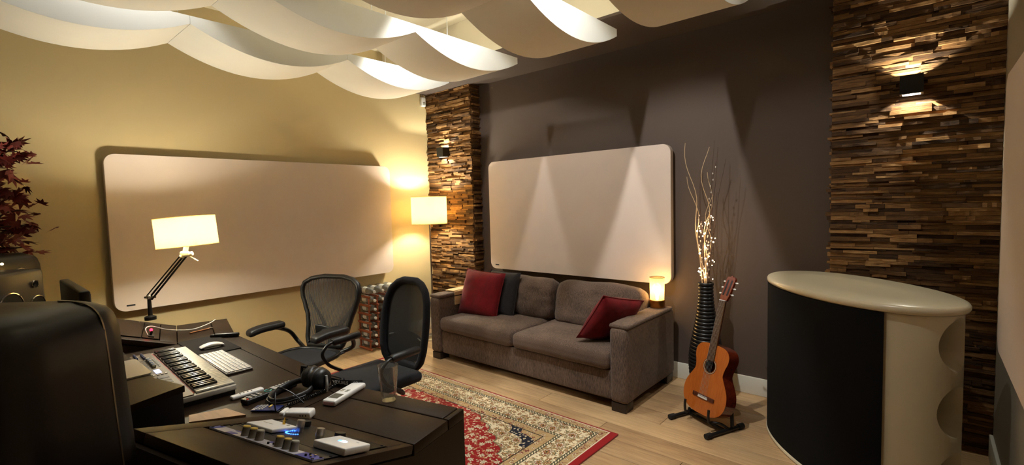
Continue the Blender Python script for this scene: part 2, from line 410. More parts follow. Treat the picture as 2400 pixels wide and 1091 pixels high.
def rug_mat(hx, hy):
    t = NT('persian_rug'); tc = t.n('ShaderNodeTexCoord'); sp = t.n('ShaderNodeSeparateXYZ'); t.l(tc.outputs['Object'], sp.inputs[0])
    X, Y = sp.outputs[0], sp.outputs[1]
    ax = t.math('ABSOLUTE', X); ay = t.math('ABSOLUTE', Y)
    dx = t.math('SUBTRACT', hx-0.05, ax); dy = t.math('SUBTRACT', hy-0.016, ay)
    d = t.math('MINIMUM', dx, dy)
    RED = lin((150, 16, 18)); CREAM = lin((228, 212, 176)); TAN = lin((182, 152, 104)); GOLD = lin((168, 128, 66))
    DARK = lin((40, 34, 24)); NAVY = lin((18, 22, 40)); GREEN = lin((106, 104, 74)); WINE = lin((120, 44, 38)); WHITE = lin((226, 212, 184))
    flat = t.n('ShaderNodeCombineXYZ'); t.l(X, flat.inputs[0]); t.l(Y, flat.inputs[1]); flat.inputs[2].default_value = 0
    wob = t.n('ShaderNodeTexNoise'); wob.inputs['Scale'].default_value = 26; wob.inputs['Detail'].default_value = 1; t.l(flat.outputs[0], wob.inputs['Vector'])
    wv = t.n('ShaderNodeVectorMath', operation='MULTIPLY_ADD'); t.l(wob.outputs['Color'], wv.inputs[0]); wv.inputs[1].default_value = (0.03, 0.03, 0); t.l(flat.outputs[0], wv.inputs[2])
    def flowers(scale, rnd, petals, size):
        vo = t.n('ShaderNodeTexVoronoi', voronoi_dimensions='2D'); vo.inputs['Scale'].default_value = scale; vo.inputs['Randomness'].default_value = rnd
        t.l(wv.outputs[0], vo.inputs['Vector'])
        rel = t.n('ShaderNodeVectorMath', operation='SUBTRACT')
        sc = t.n('ShaderNodeVectorMath', operation='SCALE'); sc.inputs['Scale'].default_value = scale; t.l(wv.outputs[0], sc.inputs[0])
        ps = t.n('ShaderNodeVectorMath', operation='SCALE'); ps.inputs['Scale'].default_value = scale; t.l(vo.outputs['Position'], ps.inputs[0])
        t.l(sc.outputs[0], rel.inputs[0]); t.l(ps.outputs[0], rel.inputs[1])
        s2 = t.n('ShaderNodeSeparateXYZ'); t.l(rel.outputs[0], s2.inputs[0])
        ang = t.math('ARCTAN2', s2.outputs[1], s2.outputs[0])
        pet = t.math('MULTIPLY', t.math('COSINE', t.math('MULTIPLY', ang, petals)), 0.22)
        rr = t.math('DIVIDE', vo.outputs['Distance'], t.math('MULTIPLY', t.math('ADD', pet, 0.85), size))
        return rr, vo.outputs['Color']
    def ringcol(rr, base, cols):
        c = base
        for lim, col in cols: c = t.mix(t.math('LESS_THAN', rr, lim), c, col)
        return c
    big, bc = flowers(7.2, 0.45, 7, 0.43)
    sm, scol = flowers(19, 0.8, 5, 0.34)
    tiny, tcol = flowers(36, 0.9, 4, 0.34)
    rsm, rc1 = flowers(12.5, 0.75, 6, 0.30)
    rti, rc2 = flowers(27, 0.9, 4, 0.24)
    vines = t.n('ShaderNodeTexNoise'); vines.inputs['Scale'].default_value = 15; vines.inputs['Detail'].default_value = 2; t.l(flat.outputs[0], vines.inputs['Vector'])
    vine = t.math('LESS_THAN', t.math('ABSOLUTE', t.math('SUBTRACT', vines.outputs[0], 0.5)), 0.012)
    # cream ground with flowers
    g1 = t.mix(vine, CREAM, GREEN)
    g1 = ringcol(tiny, g1, [(0.75, TAN), (0.35, WINE)])
    g1 = ringcol(sm, g1, [(0.95, DARK), (0.85, GOLD), (0.5, WINE), (0.25, CREAM)])
    g1 = ringcol(big, g1, [(1.0, DARK), (0.92, TAN), (0.74, GREEN), (0.62, WHITE), (0.45, WINE), (0.3, GOLD), (0.14, DARK)])
    # red ground with flowers
    g2 = t.mix(vine, RED, TAN)
    g2 = ringcol(rti, g2, [(0.8, CREAM), (0.3, GREEN)])
    g2 = ringcol(rsm, g2, [(0.95, WINE), (0.85, CREAM), (0.55, GREEN), (0.42, WHITE), (0.2, WINE)])
    # guard stripe ground
    g3 = ringcol(sm, TAN, [(0.95, GREEN), (0.8, CREAM), (0.5, WINE), (0.3, GOLD)])
    g3 = t.mix(vine, g3, WINE)
    # scalloped red field
    px = t.math('DIVIDE', X, hx-0.36); py = t.math('DIVIDE', Y, hy-0.34)
    apx = t.math('ABSOLUTE', px); apy = t.math('ABSOLUTE', py)
    shape = t.math('ADD', t.math('POWER', apx, 1.55), t.math('POWER', apy, 1.35))
    an = t.math('ARCTAN2', py, px)
    sc1 = t.math('MULTIPLY', t.math('ABSOLUTE', t.math('SINE', t.math('MULTIPLY', an, 15))), 0.075)
    shape = t.math('SUBTRACT', shape, sc1)
    field = t.mix(t.math('LESS_THAN', shape, 1.13), g1, GREEN)
    field = t.mix(t.math('LESS_THAN', shape, 1.11), field, g2)
    corner = t.math('SUBTRACT', t.math('ADD', apx, apy), t.math('MULTIPLY', sc1, 1.2))
    navy = ringcol(tiny, NAVY, [(0.8, CREAM), (0.3, WINE)])
    field = t.mix(t.math('GREATER_THAN', corner, 1.60), field, navy)
    field = t.mix(t.math('GREATER_THAN', corner, 1.74), field, g3)
    # borders from the outside in
    dots = t.mix(t.math('GREATER_THAN', t.math('FRACT', t.math('MULTIPLY', t.math('ADD', X, Y), 38)), 0.45), CREAM, GREEN)
    def band(lo, col, base): return t.mix(t.math('GREATER_THAN', d, lo), base, col)
    c = RED
    c = band(0.0, WHITE, c); c = band(0.008, g3, c); c = band(0.058, DARK, c); c = band(0.064, dots, c); c = band(0.078, DARK, c)
    c = band(0.084, g1, c); c = band(0.235, DARK, c); c = band(0.241, dots, c); c = band(0.255, DARK, c); c = band(0.261, g3, c); c = band(0.322, DARK, c)
    c = band(0.33, field, c)
    t.l(c, t.b.inputs['Base Color']); t.b.inputs['Roughness'].default_value = 0.95; t.b.inputs['Specular IOR Level'].default_value = 0.15
    t.b.inputs['Sheen Weight'].default_value = 0.2
    t.bump(t.noise(flat.outputs[0], 500, 2), 0.4, 0.003); return t.m

# ================================================================== ROOM
XL, XR, YB, YF = -4.8, 0.32, 4.07, -2.2
YC = 3.945                      # pillar core face
SOF_Z, SOF_Y = 2.965, 3.30
struct(MB().box((XL-0.05, (YB+YF)/2, CEIL_Z/2), (0.1, YB-YF+0.2, CEIL_Z)).build('wall_left', M['beige']))
struct(MB().box(((XL+XR)/2, YB+0.05, CEIL_Z/2), (XR-XL, 0.1, CEIL_Z)).build('wall_back', M['taupe']))
struct(MB().box((XR+0.05, (YB+YF)/2, CEIL_Z/2), (0.1, YB-YF+0.2, CEIL_Z)).build('wall_right', M['greywall']))
struct(MB().box(((XL+XR)/2, YF-0.05, CEIL_Z/2), (XR-XL, 0.1, CEIL_Z)).build('wall_front', M['greywall']))
struct(MB().box(((XL+XR)/2, (YB+YF)/2, CEIL_Z+0.05), (XR-XL+0.2, YB-YF+0.2, 0.1)).build('ceiling', M['ceil']))
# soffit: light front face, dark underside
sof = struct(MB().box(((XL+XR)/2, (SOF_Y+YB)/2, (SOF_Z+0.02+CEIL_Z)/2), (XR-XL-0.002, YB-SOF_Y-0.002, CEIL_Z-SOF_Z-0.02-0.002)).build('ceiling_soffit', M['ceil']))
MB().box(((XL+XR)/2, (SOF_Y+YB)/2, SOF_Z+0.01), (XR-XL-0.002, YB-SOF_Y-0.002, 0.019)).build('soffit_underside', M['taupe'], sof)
# floor
fl = struct(MB().box(((XL+XR)/2, (YB+YF)/2, -0.06), (XR-XL+0.2, YB-YF+0.2, 0.08)).build('floor', M['gap']))
pw, pl = 0.19, 1.86
plank_me = {}
rr = random.Random(3)
def plank(L):
    k = round(L, 3)
    if k not in plank_me:
        m = MB().gbox((0, 0, -0.01), (L-0.003, pw-0.003, 0.02), 0.0015, (1, 1, 1)); plank_me[k] = m.mesh('plank', M['floor'], 30)
    return plank_me[k]
y = YB-pw/2; row = 0
while y > YF+pw/2-0.2:
    x = XL+0.002
    first = (0.62, 1.24, 1.86, 0.93, 1.55)[row % 5]
    while x < XR-0.01:
        L = first if x < XL+0.01 else pl
        L = min(L, XR-x)
        if L > 0.05:
            inst(plank(L), 'plank', fl, (x+L/2, y, 0))
        x += L
    y -= pw; row += 1
# baseboards
def baseboard(name, c, d):
    return struct(MB().gbox(c, d, 0.004, (1, 1, 1)).build(name, M['white']))
BBH = 0.14
baseboard('baseboard_back', ((-3.99-0.52)/2, YB-0.009, BBH/2), (3.99-0.52, 0.018, BBH))
baseboard('baseboard_left', (XL+0.009, (3.90+YF)/2, BBH/2), (0.018, 3.90-YF, BBH))
baseboard('baseboard_right', (XR-0.009, (3.90+YF)/2, BBH/2), (0.018, 3.90-YF, BBH))

# ------------------------------------------------------------------ strip-clad pillars
strip_var = []
for i in range(14):
    m = MB(); q = random.Random(i+40)
    n = 4; top = []; vs = []
    for j in range(n+1):
        xx = -0.5+j/n
        f = -0.5+q.uniform(-0.16, 0.16); a = q.uniform(-0.08, 0.02); b = q.uniform(-0.02, 0.08)
        vs += [(xx, 0.5, -0.5), (xx, 0.5, 0.5), (xx, f+q.uniform(-0.05, 0.1), -0.5-a*0.2), (xx, f, 0.5-b*0.6)]
    fs = []
    for j in range(n):
        a = 4*j; b = 4*(j+1)
        fs += [(a+2, b+2, b+3, a+3), (a+1, a+3, b+3, b+1), (a, b, b+2, a+2)]
    fs += [(0, 2, 3, 1), (4*n, 4*n+1, 4*n+3, 4*n+2)]
    m.add(vs, fs); strip_var.append((m, m.mesh('strip', M['strip'], None)))
def clad(parent, faces, z0, z1, seed, limit=300):
    """faces: list of (origin, along-dir, outward, width); lays courses of thin strips"""
    q = random.Random(seed); pieces = []
    z = z0
    while z < z1-0.004:
        hgt = q.choice((0.012, 0.015, 0.018, 0.021, 0.024, 0.028)); hgt = min(hgt, z1-z)
        for fi, (o, a, n, wd) in enumerate(faces):
            x = 0
            while x < wd-1e-4:
                L = q.uniform(0.07, 0.26)
                if wd-x-L < 0.05: L = wd-x
                dep = 0.010+q.random()**1.5*0.032
                pieces.append((L*hgt, fi, x+L/2, z+hgt/2, L-0.0012, hgt-0.001, dep, q.randrange(len(strip_var)), q.random() < 0.5))
                x += L
        z += hgt
    pieces.sort(key=lambda p: -p[0])
    rest = MB()
    for i, (s, fi, xc, zc, L, h, dep, k, flip) in enumerate(pieces):
        o, a, n, wd = faces[fi]
        A = Vector(a); N = Vector(n); P = Vector(o)+A*xc+N*(dep/2)+Vector((0, 0, zc))
        m = frame(P, A*L*(-1 if flip else 1), -N*dep, Vector((0, 0, h)))
        if i < limit: inst(strip_var[k][1], 'strip', parent, m=m)
        else: rest.add(strip_var[k][0].v, strip_var[k][0].f, m)
    r = rest.build('strips', M['strip'], parent, None, 'stuff'); return r
pl_l = struct(MB().box(((XL-4.03)/2, (YC+YB)/2, SOF_Z/2), (-4.03-XL-0.002, YB-YC-0.002, SOF_Z-0.002)).build('wall_pillar_left', M['gap']))
clad(pl_l, [((XL, YC, 0), (1, 0, 0), (0, -1, 0), -4.015-XL), ((-4.03, YC, 0), (0, 1, 0), (1, 0, 0), YB-YC)], 0, SOF_Z, 5)
pl_r = struct(MB().box(((-0.49+XR)/2, (YC+YB)/2, SOF_Z/2), (XR+0.49-0.002, YB-YC-0.002, SOF_Z-0.002)).build('wall_pillar_right', M['gap']))
clad(pl_r, [((-0.503, YC, 0), (1, 0, 0), (0, -1, 0), XR+0.503), ((-0.49, YB, 0), (0, -1, 0), (-1, 0, 0), YB-YC)], 0, SOF_Z, 9)

# ------------------------------------------------------------------ hanging curved ceiling panels
ZJ, SAG, EDGE = 2.80, 0.145, 0.052
ROWS = [(-4.165, -3.64), (-3.235, -2.742), (-2.268, -1.772), (-1.36, -0.862), (-0.45, 0.05)]
YJ = [-0.06, 1.05, 2.17, 3.28]
def arcz(t): return ZJ-SAG*(1-(2*t-1)**2)
def cloud(x0, x1, y0, y1, label):
    yc = (y0+y1)/2; xc = (x0+x1)/2; root = thing('ceiling_cloud', label, 'acoustic panel', (xc, yc, ZJ), 0, 'curved acoustic panels hung from the ceiling')
    hw = (x1-x0)/2; hl = (y1-y0)/2-0.001; n = 20; th = 0.012
    sk = MB(); vs = []; fs = []
    for i in range(n+1):
        t = i/n; yy = -hl+2*hl*t; zz = arcz(t)-ZJ
        vs += [(-hw, yy, zz), (hw, yy, zz), (hw, yy, zz+th), (-hw, yy, zz+th)]
    for i in range(n):
        a = 4*i; b = a+4
        fs += [(a, a+1, b+1, b), (a+2, a+3, b+3, b+2), (a+1, a+2, b+2, b+1), (a+3, a, b, b+3)]
    fs += [(0, 1, 2, 3), (4*n, 4*n+3, 4*n+2, 4*n+1)]
    sk.add(vs, fs).build('curved_skin', M['cloud'], root, 30)
    for sx in (-1, 1):
        b = MB(); vs = []; fs = []
        xo = sx*(hw+0.001); xi = sx*(hw-0.011)
        for i in range(n+1):
            t = i/n; yy = -hl+2*hl*t; zz = arcz(t)-ZJ+0.0005
            vs += [(xo, yy, zz), (xi, yy, zz), (xo, yy, EDGE), (xi, yy, EDGE)]
        for i in range(n):
            a = 4*i; c = a+4
            fs += [(a, c, c+2, a+2), (a+1, a+3, c+3, c+1), (a+2, c+2, c+3, a+3), (a, a+1, c+1, c)]
        fs += [(0, 2, 3, 1), (4*n, 4*n+1, 4*n+3, 4*n+2)]
        b.add(vs, fs).build('side_board', M['cloudside'], root, 30)
    for sy in (-1, 1):
        MB().box((0, sy*(hl-0.006), (EDGE+th)/2+0.002), (2*hw-0.024, 0.012, EDGE-th-0.004)).build('end_board', M['cloudside'], root)
    for sy, yy in ((-1, -hl+0.06), (1, hl-0.42 if y1 > 3 else hl-0.06)):
        hb = MB().box((-hw+0.06, yy, EDGE+0.03), (0.04, 0.05, 0.12)).build('hanger_block', M['cloudside'], root)
        MB().tube([(-hw+0.06, yy, EDGE+0.088), (-hw+0.06, yy, CEIL_Z-ZJ-0.001)], 0.003, 6).build('hanger_rod', M['cloudside'], hb)
    return root
rn = ['row nearest the beige wall', 'second row from the beige wall', 'third row from the beige wall', 'fourth row from the beige wall', 'row nearest the right wall']
cn = ['left end', 'middle', 'dark-wall end']
for i, (a, b) in enumerate(ROWS):
    for j in range(3):
        if (i, j) == (4, 0): continue
        if (i, j) == (3, 2): lab = 'curved ceiling panel farthest right, cut by the top photo edge'
        else: lab = 'cream curved ceiling panel, '+cn[j]+' of the '+rn[i]
        cloud(a, b, YJ[j], YJ[j+1], lab)

# ------------------------------------------------------------------ wall panels
def wall_panel(name, label, m, wd, hg, off, mark=True):
    root = thing(name, label, 'acoustic panel', mat=m)
    MB().prism(rrect(wd, hg, 0.075, 8), 0.0, 0.05).build('core', M['paneledge'], root, 30)
    MB().prism(rrect(wd-0.004, hg-0.004, 0.073, 8), 0.0501, 0.054).build('fabric_face', M['panel'], root, 30)
    for sx in (-1, 1):
        MB().box((sx*wd*0.3, 0, -off/2-0.0005), (0.06, hg*0.6, off-0.002)).build('mounting_batten', M['paneledge'], root)
    if mark: MB().box((-wd/2+0.1, -hg/2+0.045, 0.0545), (0.055, 0.012, 0.001)).build('maker_tag', M['ink'], root)
    return root
# beige wall (normal +x); local x runs along +y
wall_panel('wall_panel', 'large rounded fabric panel on the beige wall behind the desk lamp',
           frame((XL+0.05, (0.722+3.268)/2, (2.04+0.815)/2), (0, 1, 0), (0, 0, 1), (1, 0, 0)), 3.268-0.722, 2.04-0.815, 0.05)
wall_panel('wall_panel', 'rounded fabric panel on the dark wall above the sofa',
           frame(((-3.79-1.652)/2, YB-0.05, (2.052+0.84)/2), (1, 0, 0), (0, 0, 1), (0, -1, 0)), 3.79-1.652, 2.052-0.84, 0.05)
wall_panel('wall_panel', 'rounded fabric panel on the right wall beside the strip-clad pillar, cut by the photo edge',
           frame((XR-0.015, (3.05+0.6)/2, (2.08+0.86)/2), (0, -1, 0), (0, 0, 1), (-1, 0, 0)), 3.05-0.6, 2.08-0.86, 0.015, False)

# ------------------------------------------------------------------ wall sconces
def sconce(x, z, label, p):
    yb = YC-0.034
    root = thing('wall_sconce', label, 'wall lamp', (x, yb, z), 0, 'cube wall sconces on the pillars')
    s = 0.112; t = 0.012; d = 0.1
    b = MB()
    b.box((-s/2+t/2, -d/2, 0), (t, d, s)).box((s/2-t/2, -d/2, 0), (t, d, s)).box((0, -d+t/2, 0), (s-2*t, t, s)).box((0, -t/2, 0), (s-2*t, t, s))
    b.box((0, -d/2, 0), (s-2*t, d-2*t, 0.02)); b.build('housing', M['black'], root)
    for sg in (-1, 1):
        MB().lathe([(0.0, 0.0102), (0.02, 0.0102), (0.018, 0.013), (0.0, 0.013)], 16, TR(0, -d/2, 0) @ (RX(180) if sg < 0 else Matrix.Identity(4)), False).build('led_disc', M['lens'], root)
        light('sconce_light', 'POINT', (x, yb-d/2+0.005, z+sg*0.024), p, WARM, 0.006)
M['lens'] = emit('sconce_lens', (255, 226, 170), 3)
sconce(-0.088, 2.236, 'black cube up-down sconce on the right pillar above the white cabinet', 6)
sconce(-4.44, 2.215, 'black cube up-down sconce on the left pillar above the floor lamp', 6)

# motion detector on the beige wall by the pillar
md = thing('motion_detector', 'small white motion detector high on the beige wall beside the left pillar', 'detector', (XL+0.002, 3.855, 2.87))
MB().gbox((0.022, 0, 0), (0.044, 0.062, 0.115), 0.012, (2, 2, 2)).build('housing', M['whiteplastic'], md)
MB().gbox((0.045, 0, -0.028), (0.006, 0.036, 0.032), 0.002, (1, 1, 1)).build('sensor_window', M['greycap'], md)
MB().tube([(0.006, 0, 0.05), (0.006, 0, CEIL_Z-2.87-0.002)], 0.004, 6).build('cable', M['whiteplastic'], md)

# ================================================================== RUG
RX0, RX1, RY0, RY1 = -4.25, -1.54, 0.95, 2.80
hx, hy = (RX1-RX0)/2, (RY1-RY0)/2
rug = MB().gbox((0, 0, 0.006), (2*hx, 2*hy, 0.011), 0.003, (24, 18, 1), lambda p, q: p+Vector((0.006*noise.noise(Vector((p.y*3, 1, 0))), 0.005*noise.noise(Vector((p.x*3, 5, 0))), 0))).build('persian_rug', rug_mat(hx, hy))
rug.location = ((RX0+RX1)/2, (RY0+RY1)/2, 0)
tag(rug, 'red and cream floral rug lying between desk and sofa', 'rug')

# ================================================================== SOFA
SX0, SX1, SY0, SY1 = -3.865, -1.632, 3.105, 3.985
sofa = thing('sofa', 'dark brown woven two-seat sofa against the dark wall', 'sofa', ((SX0+SX1)/2, (SY0+SY1)/2, 0))
SW, SD = SX1-SX0, SY1-SY0; AW = 0.145; ARM = 0.635; LEG = 0.07
def soft(seed, amp=0.006, freq=5, bulge=0):
    def fn(p, q):
        n = noise.noise(p*freq+Vector((seed, seed*2, 0)))
        p += Vector((0, 0, amp*n))
        if bulge: p.z += bulge*(1-q.x**2)*(1-q.y**2)*(1 if q.z > 0 else 0.15)
        return p
    return fn
for sx in (-1, 1):
    a = MB().gbox((sx*(SW/2-AW/2), 0, (ARM+LEG)/2), (AW, SD, ARM-LEG), 0.03, (4, 12, 8), soft(3+sx, 0.004, 6)).build('armrest', M['sofa'], sofa, 60)
    p = MB().gbox((sx*(SW/2-AW/2), -0.02, ARM+0.012), (AW+0.012, SD-0.06, 0.036), 0.016, (4, 14, 1), soft(7+sx, 0.004, 9)).build('arm_cover', M['sofatop'], sofa, 60)
MB().gbox((0, -0.02, (0.30+LEG)/2), (SW-2*AW+0.004, SD-0.1, 0.30-LEG), 0.015, (10, 6, 4), soft(1, 0.002, 5)).build('base', M['sofa'], sofa, 60)
MB().gbox((0, SD/2-0.09, 0.43), (SW-2*AW+0.004, 0.16, 0.56), 0.05, (10, 3, 6), soft(2, 0.004, 5)).build('back_frame', M['sofa'], sofa, 60)
iw = (SW-2*AW)/2
for k, sx in enumerate((-1, 1)):
    MB().gbox((sx*iw/2, -0.10, 0.372), (iw-0.008, SD-0.17, 0.145), 0.05, (16, 14, 5), soft(11+k, 0.007, 4, 0.018)).build('seat_cushion', M['sofatop'], sofa, 70)
def crumple(seed, amp):
    def fn(p, q):
        v = Vector((p.x*5+seed, p.z*6, p.y*2))
        n = noise.noise(v)+0.5*noise.noise(v*2.3)
        p.y += amp*n-0.03*(1-q.x**2)*(1-q.z**2)*(1 if q.y < 0 else 0)
        p.z += amp*0.8*noise.noise(Vector((p.x*4+seed, 3, 1)))-0.03*q.x**4*(1 if q.z > 0 else 0)
        return p
    return fn
m = TR(-iw*0.385, 0.205, 0.625) @ RX(-13)
MB().gbox((0, 0, 0), (iw*0.86, 0.22, 0.42), 0.095, (22, 5, 16), crumple(1, 0.032), m).build('back_cushion', M['sofa'], sofa, 70)
m = TR(iw*0.525, 0.215, 0.625) @ RX(-13)
MB().gbox((0, 0, 0), (iw*0.94, 0.21, 0.43), 0.085, (22, 5, 16), crumple(5, 0.017), m).build('back_cushion', M['sofa'], sofa, 70)
for sx in (-1, 1):
    for sy in (-1, 1):
        MB().gbox((sx*(SW/2-0.075), sy*(SD/2-0.07), LEG/2), (0.12, 0.12, LEG), 0.004, (1, 1, 1)).build('leg', M['darkwood'], sofa)

# scatter cushions
def pillow(name, label, m, w_, h_, d_, mat, seed, group='red velvet scatter cushions', tagside=False):
    root = thing(name, label, 'cushion', mat=m, group=group)
    b = MB(); n = 18; vs = []; fs = []; rg = random.Random(seed)
    def pt(u, v, s):
        pinch = 1-0.07*(1-u*u)*v*v*1.0-0.0
        x = u*w_/2*(1-0.06*(1-u*u*0.0)*(1-abs(v)**3)*0)-0.0
        x = u*w_/2*(1-0.05*(1-v*v)); y = v*h_/2*(1-0.05*(1-u*u))
        t = max(0, (1-abs(u)**2.6))*max(0, (1-abs(v)**2.6))
        z = s*(d_/2)*t**0.45+0.012*noise.noise(Vector((u*2.2+seed, v*2.2, s)))*(t**0.3)
        return (x, y, z)
    for s in (-1, 1):
        base = len(vs)
        for i in range(n+1):
            for j in range(n+1): vs.append(pt(-1+2*i/n, -1+2*j/n, s))
        for i in range(n):
            for j in range(n):
                a = base+i*(n+1)+j; fs.append((a, a+1, a+n+2, a+n+1) if s < 0 else (a, a+n+1, a+n+2, a+1))
    b.add(vs, fs).build('cover', mat, root, 80)
    pts = []
    for (u0, v0, u1, v1) in ((-1, -1, 1, -1), (1, -1, 1, 1), (1, 1, -1, 1), (-1, 1, -1, -1)):
        for i in range(8):
            k = i/8; pts.append(pt(u0+(u1-u0)*k, v0+(v1-v0)*k, 1))
    MB().tube(pts, 0.004, 6, closed=True).build('piping', mat, root, 80)
    if tagside:
        MB().box((w_/2+0.006, 0.05, 0), (0.03, 0.05, 0.002)).build('side_tag', M['tagwhite'], root)
    return root
M['tagwhite'] = plain('cloth_tag', (60, 52, 52), 0.8)
_a = Vector((0.56, -0.02, 0.80)).normalized(); _b = Vector((0.36, 0.92, -0.16)); _b = (_b-_a*_b.dot(_a)).normalized()
LEAN = frame(Vector((-1.905, 3.36, 0.63)), _b, _a, _b.cross(_a))
pillow('scatter_cushion', 'upright red velvet cushion at the left end of the sofa', TR(-3.46, 3.46, 0.655) @ RZ(6) @ RX(72) @ RZ(-3), 0.51, 0.48, 0.17, M['red'], 2)
pillow('scatter_cushion', 'red velvet cushion tipped against the right sofa arm', LEAN, 0.43, 0.45, 0.16, M['red'], 5, tagside=True)
pillow('dark_cushion', 'dark grey cushion tucked behind the left red cushion', TR(-3.30, 3.60, 0.655) @ RZ(-4) @ RX(74), 0.44, 0.46, 0.14, M['darkcushion'], 9, None)

# wooden arm tray draped over the left arm
tray = thing('arm_tray', 'pale wooden slatted tray folded over the left sofa arm', 'tray', (SX0+AW/2, 3.50, ARM+0.034))
for k in range(6):
    MB().box((-0.052+0.021*k+0.002, 0, 0.006), (0.019, 0.36, 0.010)).build('slat', M['bamboo'], tray)
for k in range(2):
    m = TR(0.082, 0, -0.004-0.022*k) @ RY(90)
    MB().box((0, 0, 0), (0.019, 0.36, 0.010), m).build('slat', M['bamboo'], tray)
MB().box((0.082, 0, -0.09), (0.010, 0.36, 0.085)).build('side_flap', M['bamboo'], tray)

# ================================================================== LAMPS
def drum_shade(r, h, t=0.003, taper=1.0):
    return MB().lathe([(r, 0), (r*taper, h), (r*taper-t, h), (r-t, 0), (r, 0)], 48, cap=False)
# floor lamp
FLX, FLY = -4.42, 3.60
fl_ = thing('floor_lamp', 'floor lamp with cream drum shade in the corner left of the sofa', 'lamp', (FLX, FLY, 0))
MB().lathe([(0.0, 0), (0.15, 0), (0.15, 0.012), (0.14, 0.02), (0.02, 0.024), (0.0, 0.024)], 32, cap=False).build('base', M['chrome'], fl_)
MB().tube([(0, 0, 0.02), (0, 0, 1.46)], 0.011, 10).build('pole', M['chrome'], fl_)
MB().tube([(0, 0, 1.44), (0, 0, 1.49)], 0.02, 12).build('socket', M['whiteplastic'], fl_)
sh = drum_shade(0.206, 0.315).build('lamp_shade', M['shade'], fl_); sh.location = (0, 0, 1.365)
for zz in (0.0, 0.315):
    MB().tube([(0.206*cos(a*pi/18), 0.206*sin(a*pi/18), zz) for a in range(36)], 0.0025, 6, closed=True).build('shade_rim', M['shade'], sh)
sp = MB()
for a in range(3): sp.tube([(0, 0, 0.1), (0.204*cos(a*2.094), 0.204*sin(a*2.094), 0.1)], 0.002, 6)
sp.build('spider', M['chrome'], sh)
MB().ball((0, 0, 1.535), 0.022, 12).build('bulb', M['bulb'] if 'bulb' in M else M.setdefault('bulb', emit('bulb_glow', (255, 225, 170), 12)), fl_)
light('floor_lamp_light', 'POINT', (FLX, FLY, 1.535), 31, WARM, 0.045)

# desk lamp on the far wing of the desk
DLX, DLY = -4.05, 0.81
dl = thing('desk_lamp', 'swing-arm desk lamp with cream drum shade standing on the desk', 'lamp', (DLX, DLY, 0.842))
MB().lathe([(0.0, -0.002), (0.035, -0.002), (0.035, 0.02), (0.014, 0.03), (0.011, 0.15), (0.0, 0.15)], 20, cap=False).build('post', M['darkmetal'], dl)
J0 = Vector((0, 0, 0.155)); J1 = Vector((-3.86-DLX+0.02, 0.985-DLY, 1.295-0.842))
MB().gbox(J0, (0.035, 0.03, 0.03), 0.008, (1, 1, 1)).tube([J0+Vector((-0.02, -0.02, 0)), J0+Vector((0.03, 0.03, 0))], 0.008, 10).build('lower_joint', M['chrome'], dl)
side = (J1-J0).cross(Vector((0.66, -0.75, 0))).normalized()
for k, (o, r_) in enumerate(((-0.018, 0.0045), (0.004, 0.0065), (0.024, 0.0065))):
    MB().tube([J0+side*o, J1+side*o*0.8], r_, 8).build('arm', M['darkmetal'], dl)
jt = MB().gbox(J1, (0.06, 0.05, 0.03), 0.01, (1, 1, 1)).tube([J1+Vector((-0.02, -0.02, -0.02)), J1+Vector((0.035, 0.035, 0.0))], 0.014, 10).tube([J1, J1+Vector((0.01, 0.01, 0.055))], 0.016, 12)
jt.build('upper_joint', M['chromewhite'] if 'chromewhite' in M else M.setdefault('chromewhite', plain('cream_metal', (228, 220, 196), 0.3, 0.2)), dl)
MB().tube([J1, J1+Vector((0.055, 0.06, -0.055))], 0.004, 8).build('handle', M['chromewhite'], dl)
ds = drum_shade(0.183, 0.2, taper=0.99).build('lamp_shade', M['shade'], dl)
ds.matrix_local = TR(-3.85-DLX, 1.01-DLY, 1.345-0.842) @ Matrix.Rotation(radians(-4), 4, Vector((_f.x, _f.y, 0)))
for zz, rr_ in ((0.0, 0.183), (0.2, 0.181)):
    MB().tube([(rr_*cos(a*pi/18), rr_*sin(a*pi/18), zz) for a in range(36)], 0.002, 6, closed=True).build('shade_rim', M['shade'], ds)
sp = MB()
for a in range(3): sp.tube([(0, 0, 0.02), (0.181*cos(a*2.094), 0.181*sin(a*2.094), 0.02)], 0.002, 6)
sp.tube([(0, 0, 0), (0, 0, 0.06)], 0.015, 10); sp.build('spider', M['chromewhite'], ds)
MB().ball((0, 0, 0.095), 0.022, 12).build('bulb', M['bulb'], ds)
light('desk_lamp_light', 'POINT', (-3.85, 1.01, 1.44), 23, WARM, 0.045)

# table lamp on the right sofa arm
tl = thing('table_lamp', 'small cylinder lamp with amber glass and brass base on the sofa arm', 'lamp', (-1.716, 3.82, ARM+0.031))
MB().lathe([(0.0, 0), (0.062, 0), (0.064, 0.004), (0.064, 0.062), (0.06, 0.066), (0.0, 0.066)], 32, cap=False).build('base', M['brass'], tl)
def amber():
    t = NT('amber_mesh_glass'); v = t.coord(); f = t.noise(v, 500, 2)
    tr = t.n('ShaderNodeBsdfTranslucent'); tp = t.n('ShaderNodeBsdfTransparent'); gl = t.n('ShaderNodeBsdfGlossy'); mx = t.n('ShaderNodeMixShader'); m2 = t.n('ShaderNodeMixShader')
    tr.inputs[0].default_value = (*lin((255, 226, 170)), 1); tp.inputs[0].default_value = (*lin((255, 244, 220)), 1); gl.inputs['Roughness'].default_value = 0.1
    t.l(t.math('ADD', 0.6, t.math('MULTIPLY', f, 0.2)), mx.inputs[0]); t.l(tr.outputs[0], mx.inputs[1]); t.l(tp.outputs[0], mx.inputs[2])
    m2.inputs[0].default_value = 0.06; t.l(mx.outputs[0], m2.inputs[1]); t.l(gl.outputs[0], m2.inputs[2]); t.l(m2.outputs[0], t.out.inputs[0]); return t.m
